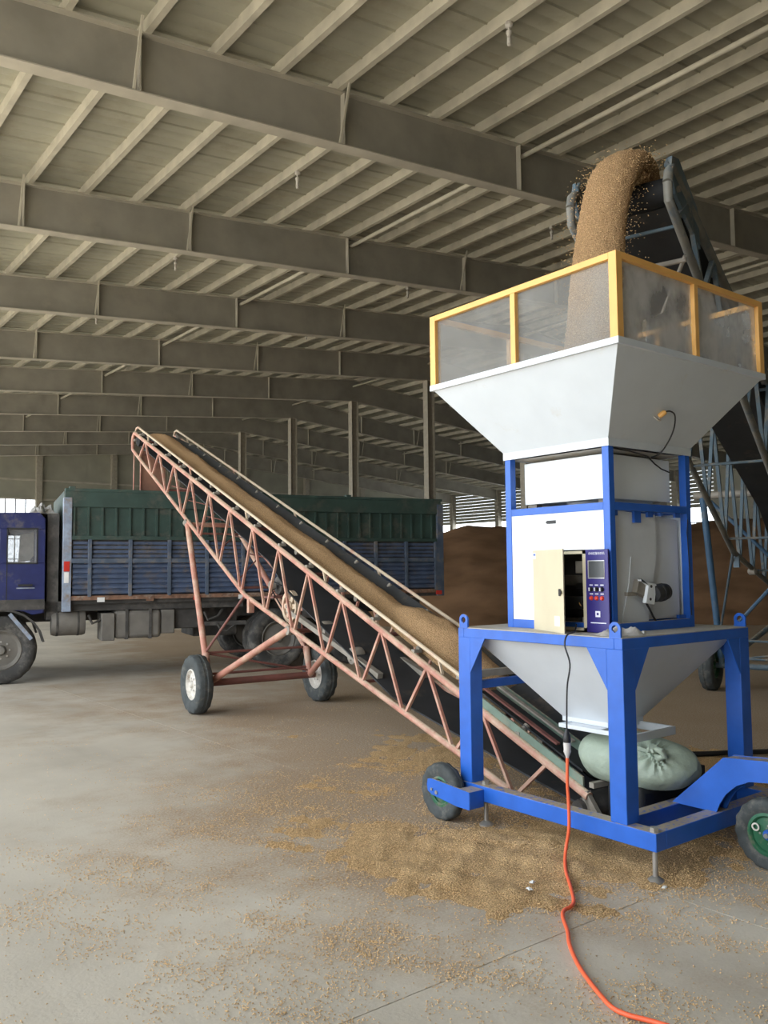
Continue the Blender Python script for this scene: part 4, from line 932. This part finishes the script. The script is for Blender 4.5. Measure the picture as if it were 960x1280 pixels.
MB().box(-.55, .46, -.012, .0, 1.00, 1.14).build('sill_trim', 'chassis', tk)
MB().bar((.02, -.01, .95), (.30, -.01, .60), .05, .03, (0, 1, 0)).build('mudguard_stay', 'bedend', tk)
fd = [(math.cos(R(a))*.56-.08, math.sin(R(a))*.56+.46) for a in range(10, 171, 16)]; fi = [(math.cos(R(a))*.53-.08, math.sin(R(a))*.53+.46) for a in range(170, 9, -16)]
for y in (.0, BW-.30): MB().prism(fd+fi, 'y', y, y+.30).build('mudguard', 'chassis', tk)
# gap between cab and bed
for y in (.25, .6, 1.6): MB().tube((.56, y, .85), (.56, y, 2.3), .045, 10).build('air_pipe', 'chassis', tk)
MB().box(.49, .64, .10, BW-.1, .85, 2.338).build('rack_plate', 'chassis', tk)
# fuel tank, air tanks, boxes under the bed
MB().lathe([(.0, 0), (.17, .01), (.185, .05), (.185, .42), (.17, .46), (.0, .47)], (.55, .22, .80), (1, 0, 0), 22).build('air_tank', 'tank', tk)
for x_ in (.62, .90): MB().ring([(.19, 0), (.19, .03), (.18, .03), (.18, 0)], (x_, .22, .80), (1, 0, 0), 22).build('tank_strap', 'chassis', tk)
MB().box(1.22, 1.40, .02, .55, .53, .92).build('battery_box', 'tank', tk, .01)
MB().box(1.40, 2.06, .05, .62, .55, .95).build('fuel_tank', 'tank', tk, .05)
for x_ in (1.55, 1.88): MB().box(x_, x_+.04, .035, .63, .54, .97).build('tank_strap', 'chassis', tk)
MB().box(2.06, 2.26, .08, .55, .60, .95).build('tool_box', 'tank', tk, .015)
MB().box(2.26, 2.62, .15, .6, .66, .98).build('tool_box', 'chassis', tk, .015)
MB().box(.45, 3.3, .10, .65, .96, 1.10).build('side_sill', 'chassis', tk)
for x0_, x1_ in ((1.05, 1.2), (2.7, 2.9)): MB().path([(x0_, .1, .9), (x0_+.05, .08, .78), (x1_, .1, .82), (x1_+.1, .2, .92)], .02, 8).build('air_hose', 'chassis', tk)
MB().box(2.64, 3.35, .62, 1.5, .50, 1.05).build('dark_filler_box', 'chassis', tk, .02)  # box added to darken the space under the bed and hide a far wheel
MB().bar((2.6, .15, .72), (3.35, .10, .72), .05, .06).build('side_guard', 'chassis', tk)
MB().path([(2.9, .10, .72), (2.95, .1, .62), (3.05, .1, .60), (3.15, .1, .68), (3.2, .1, .74)], .015, 8).build('air_hose', 'chassis', tk)
# bed
MB().box(.70, 6.70, .03, BW-.03, 1.06, 1.16).build('bed_floor', 'chassis', tk)
MB().box(.78, 6.70, -.03, .03, 1.115, 1.175).build('bed_edge', 'rust', tk)
for k in range(9):
    x_ = 1.15+.68*k; MB().box(x_, x_+.10, -.045, -.02, 1.085, 1.15).build('edge_lamp', ('paper', 'rust', 'redlens')[k % 3], tk)
MB().box(.685, .80, -.04, .10, .96, 2.56).build('corner_post', 'bedend', tk, .006)
MB().box(.70, .775, -.048, -.04, 1.52, 1.66).build('corner_lamp', 'redlens', tk); MB().box(.705, .765, -.048, -.04, 1.36, 1.51).build('corner_reflector', 'paper', tk)
MB().box(6.62, 6.74, -.04, .10, 1.06, 2.60).build('corner_post', 'bedpost', tk, .006)
def ribbed(x0, x1, z0, z1, n, m_, nm, y=.0, amp=.022):
    mb = MB(); prof = []
    for k in range(n):
        za, dz = z0+(z1-z0)*k/n, (z1-z0)/n
        prof += [(y, za), (y-amp, za+dz*.22), (y-amp, za+dz*.68), (y, za+dz*.9)]
    prof += [(y, z1), (y+.02, z1), (y+.02, z0)]
    return mb.prism(prof, 'x', x0, x1).build(nm, m_, tk)
posts = [.80+.245+.555*k for k in range(11)]
prev = .80
for xq in posts + [6.62]:
    if xq-prev > .1:
        ribbed(prev+.02, xq-.02, 1.185, 1.63, 6, 'bedblue', 'lower_side_panel')
        for k in range(4): MB().box(prev+.02, xq-.02, -.012, .012, 1.715+.062*k, 1.755+.062*k).build('side_slat', 'bedblue', tk)
    prev = xq
for xq in posts: MB().box(xq-.025, xq+.025, -.045, .02, 1.16, 1.97).build('side_post', 'bedpost', tk, .004)
MB().box(.80, 6.62, .012, .03, 1.64, 1.97).build('side_backing', 'chassis', tk)
MB().box(.80, 6.62, -.04, .02, 1.635, 1.70).build('side_rail', 'bedpost', tk, .004); MB().box(.80, 6.62, -.04, .02, 1.965, 2.02).build('side_rail', 'bedgreen', tk, .004)
MB().box(.80, 6.62, .0, .02, 2.02, 2.68).build('upper_side', 'bedgreen', tk)
x_ = .83
while x_ < 6.6: MB().box(x_-.014, x_+.014, -.03, .0, 2.02, 2.43).build('upper_rib', 'bedgreen', tk); x_ += .19
MB().box(.70, 6.70, -.035, .03, 2.43, 2.66).build('top_board', 'bedgreen', tk, .006)
MB().box(.70, 6.72, -.045, .04, 2.645, 2.69).build('top_rail', 'bedgreen', tk, .006)
# far side, front and rear boards
MB().box(.80, 6.62, BW-.02, BW, 1.16, 2.68).build('far_side', 'bedgreen', tk)
MB().box(.70, .74, .08, BW, 1.06, 2.66).build('front_board', 'bedgreen', tk); MB().box(6.66, 6.70, .08, BW, 1.06, 2.66).build('tail_board', 'bedgreen', tk)
for x_ in (.80, 2.2, 3.6, 5.0): MB().box(x_-.04, x_+.04, -.05, .06, 2.66, 2.715).build('rope_hook', 'bedgreen', tk)
# folded tarpaulin lying on the rack behind the cab
tp = crumple(.185, .9, .22, 8, 22).build('folded_tarpaulin', 'tarp'); a13 = R(-13)
def tl(x_, y, z): return (3.073+x_*math.cos(a13)-y*math.sin(a13), 12.276+x_*math.sin(a13)+y*math.cos(a13), z)
tp.location = tl(.455, 1.08, 2.337); tp.rotation_euler = (0, 0, a13); tag(tp, 'grey folded tarpaulin heaped behind the blue truck cab roof', 'tarpaulin')
# wheat loaded in the bed
bl_v, bl_f = [], []; n = 30
for j in range(n+1):
    for i in range(n+1):
        u, v = i/n, j/n; bl_v.append(tl(.805+5.80*u, .035+(BW-.07)*v, 1.30+.75*math.exp(-((u-.2)**2/.03))*math.sin(math.pi*v)**.7+.02*noise2(u*9, v*5, 2)))
bl_f = [(j*(n+1)+i, j*(n+1)+i+1, (j+1)*(n+1)+i+1, (j+1)*(n+1)+i) for j in range(n) for i in range(n)]
tag(MB().add(bl_v, bl_f).build('wheat_in_truck', 'grain'), 'wheat loaded inside the high sided truck bed', 'grain', kind='stuff')

# ================================================================== SACK, CORDS, HOSE, SCRAPS
sk = empty('filled_sack', (4.13, 2.98, .302), R(3)); tag(sk, 'plump pale green filled sack tied with a knot under the lower hopper', 'sack')
n, m_ = 110, 70; vs, fs = [], []
G = Vector((-.125, -.185, .185)); GN = Vector((-.75, -.35, .60)).normalized(); ga, gb = MB().frame_(GN, (0, 0, 1))
for j in range(m_+1):
    v = j/m_; yy = .36-.72*v                       # y+ is the blunt end, y- the end with the tied mouth
    e = (1-abs(2*v-1)**3.0)**.5 if 0 < v < 1 else 0
    for i in range(n):
        a = 2*math.pi*i/n
        wr_ = 1+.020*math.sin(a*4+v*9)+.012*math.sin(a*7-v*13)+.010*math.sin(v*31+a*2)*max(0, .6-v)
        z_ = .115+.140*e*math.sin(a)*wr_
        z_ = max(z_, .004+.03*(1-e)); z_ += .022*(1-v)*e*math.sin(a)-.012*v*e
        q = Vector((.215*e*math.cos(a)*wr_, yy+.012*math.sin(a*3+v*7)*e, z_))
        d_ = (q-G).length; an = math.atan2((q-G).dot(gb), (q-G).dot(ga))
        q += GN*(-.020*math.exp(-(d_/.10)**2)+.010*math.sin(12*an+2*math.sin(3*an))*math.exp(-((d_-.065)/.05)**2)+.045*math.exp(-(d_/.026)**2))
        q += (G-q)*.18*math.exp(-(d_/.09)**2)
        vs.append(q)
fs = [(j*n+i, j*n+(i+1) % n, (j+1)*n+(i+1) % n, (j+1)*n+i) for j in range(m_) for i in range(n)]
MB().add(vs, fs).build('sack_body', 'sack', sk)
kc = G+GN*.018
MB().lathe([(.030, -.02), (.017, .0), (.016, .008), (.027, .02), (.034, .034), (.024, .045), (.0, .046)], kc, GN*.7+Vector((0, .15, .55)), 22, wob=lambda i, j: 1+.22*math.sin(i*1.9+j)).build('sack_neck', 'sack', sk)
kq = kc+GN*.012
MB().path([kq, kq+Vector((-.01, -.025, .022)), kq+Vector((-.012, -.058, .016)), kq+Vector((-.012, -.068, -.010)), kq+Vector((-.010, -.040, -.022)), kq+Vector((0, -.008, -.008))], [.012, .017, .020, .019, .017, .012], 12).build('sack_knot', 'sack', sk)
MB().ring([(.022, -.005), (.022, .005), (.015, .005), (.015, -.005)], kc+GN*.004, GN, 18).build('sack_tie', 'greenboard', sk)

X_ = 3.462
bc = [(3.72, 3.06, 1.19), (3.60, 2.97, 1.165), (3.535, 2.935, 1.162), (3.485, 2.930, 1.150), (X_, 2.926, 1.10), (X_, 2.895, 1.007), (X_, 2.915, .90), (X_, 2.922, .80), (X_, 2.926, .66)]
c1 = MB().path(smooth_path(bc, [.0045]*len(bc))[0], .0045, 8).build('power_cable', 'black'); tag(c1, 'thin black power cable hanging from the control box to the plug', 'cable')
pg = empty('plug_connector', (X_, 2.926, .54)); tag(pg, 'black plug pushed into a clear socket at the end of the orange cord', 'plug')
MB().lathe([(.006, .135), (.010, .12), (.019, .10), (.021, .07), (.016, .06), (.0, .06)], (0, 0, 0), (0, 0, 1), 14).build('plug_body', 'black', pg)
MB().lathe([(.0, .075), (.017, .075), (.020, .055), (.018, .03), (.020, .02), (.010, -.005), (.007, -.02)], (0, 0, 0), (0, 0, 1), 14).build('socket_body', 'clear', pg)
oc = [(X_, 2.926, .53), (X_-.004, 2.927, .40), (X_-.002, 2.924, .31), (X_-.01, 2.918, .18), (3.44, 2.93, .08), (3.395, 2.90, .025), (3.30, 2.815, .012), (3.18, 2.69, .010), (3.06, 2.57, .010), (2.995, 2.53, .010), (2.935, 2.52, .010), (2.875, 2.475, .010), (2.78, 2.37, .010), (2.69, 2.285, .010), (2.59, 2.165, .010), (2.52, 2.06, .010), (2.46, 1.955, .010), (2.425, 1.88, .010), (2.425, 1.82, .010), (2.455, 1.74, .010), (2.48, 1.64, .010), (2.49, 1.5, .010), (2.45, 1.3, .010)]
oc = [(a, b, max(c_, .016+1.25*max(0, float(spill_h(np.array(a), np.array(b)))))) for a, b, c_ in oc]
c2 = MB().path(smooth_path(oc, [.0085]*len(oc))[0], .0085, 10).build('extension_cord', 'orange'); tag(c2, 'orange extension cord hanging to the floor and snaking off', 'cord')
hp = [(5.6, 4.30, .03), (6.1, 3.86, .03), (6.4, 3.68, .03), (6.9, 3.36, .03), (7.6, 3.0, .03)]
c3 = MB().path(smooth_path(hp, [.02]*5)[0], .02, 10).build('rubber_hose', 'blackrub'); tag(c3, 'black rubber hose lying on the grain dusted floor', 'hose')
for k, (x_, y, a) in enumerate(((3.075, 2.83, 20), (3.00, 2.78, 70), (3.53, 2.42, 10))):
    o = crumple(.016, .010, .010, 11+k, 6).build('paper_scrap', 'paper'); o.location = (x_, y, .018 if k < 2 else .004); o.rotation_euler = (0, 0, R(a))
    tag(o, ('tiny white paper scrap on the wheat beside the orange cord', 'tiny white paper scrap on the wheat beside the orange cord', 'tiny white paper scrap by the front jack foot')[k], 'paper', 'paper scraps on the floor' if k < 2 else None)
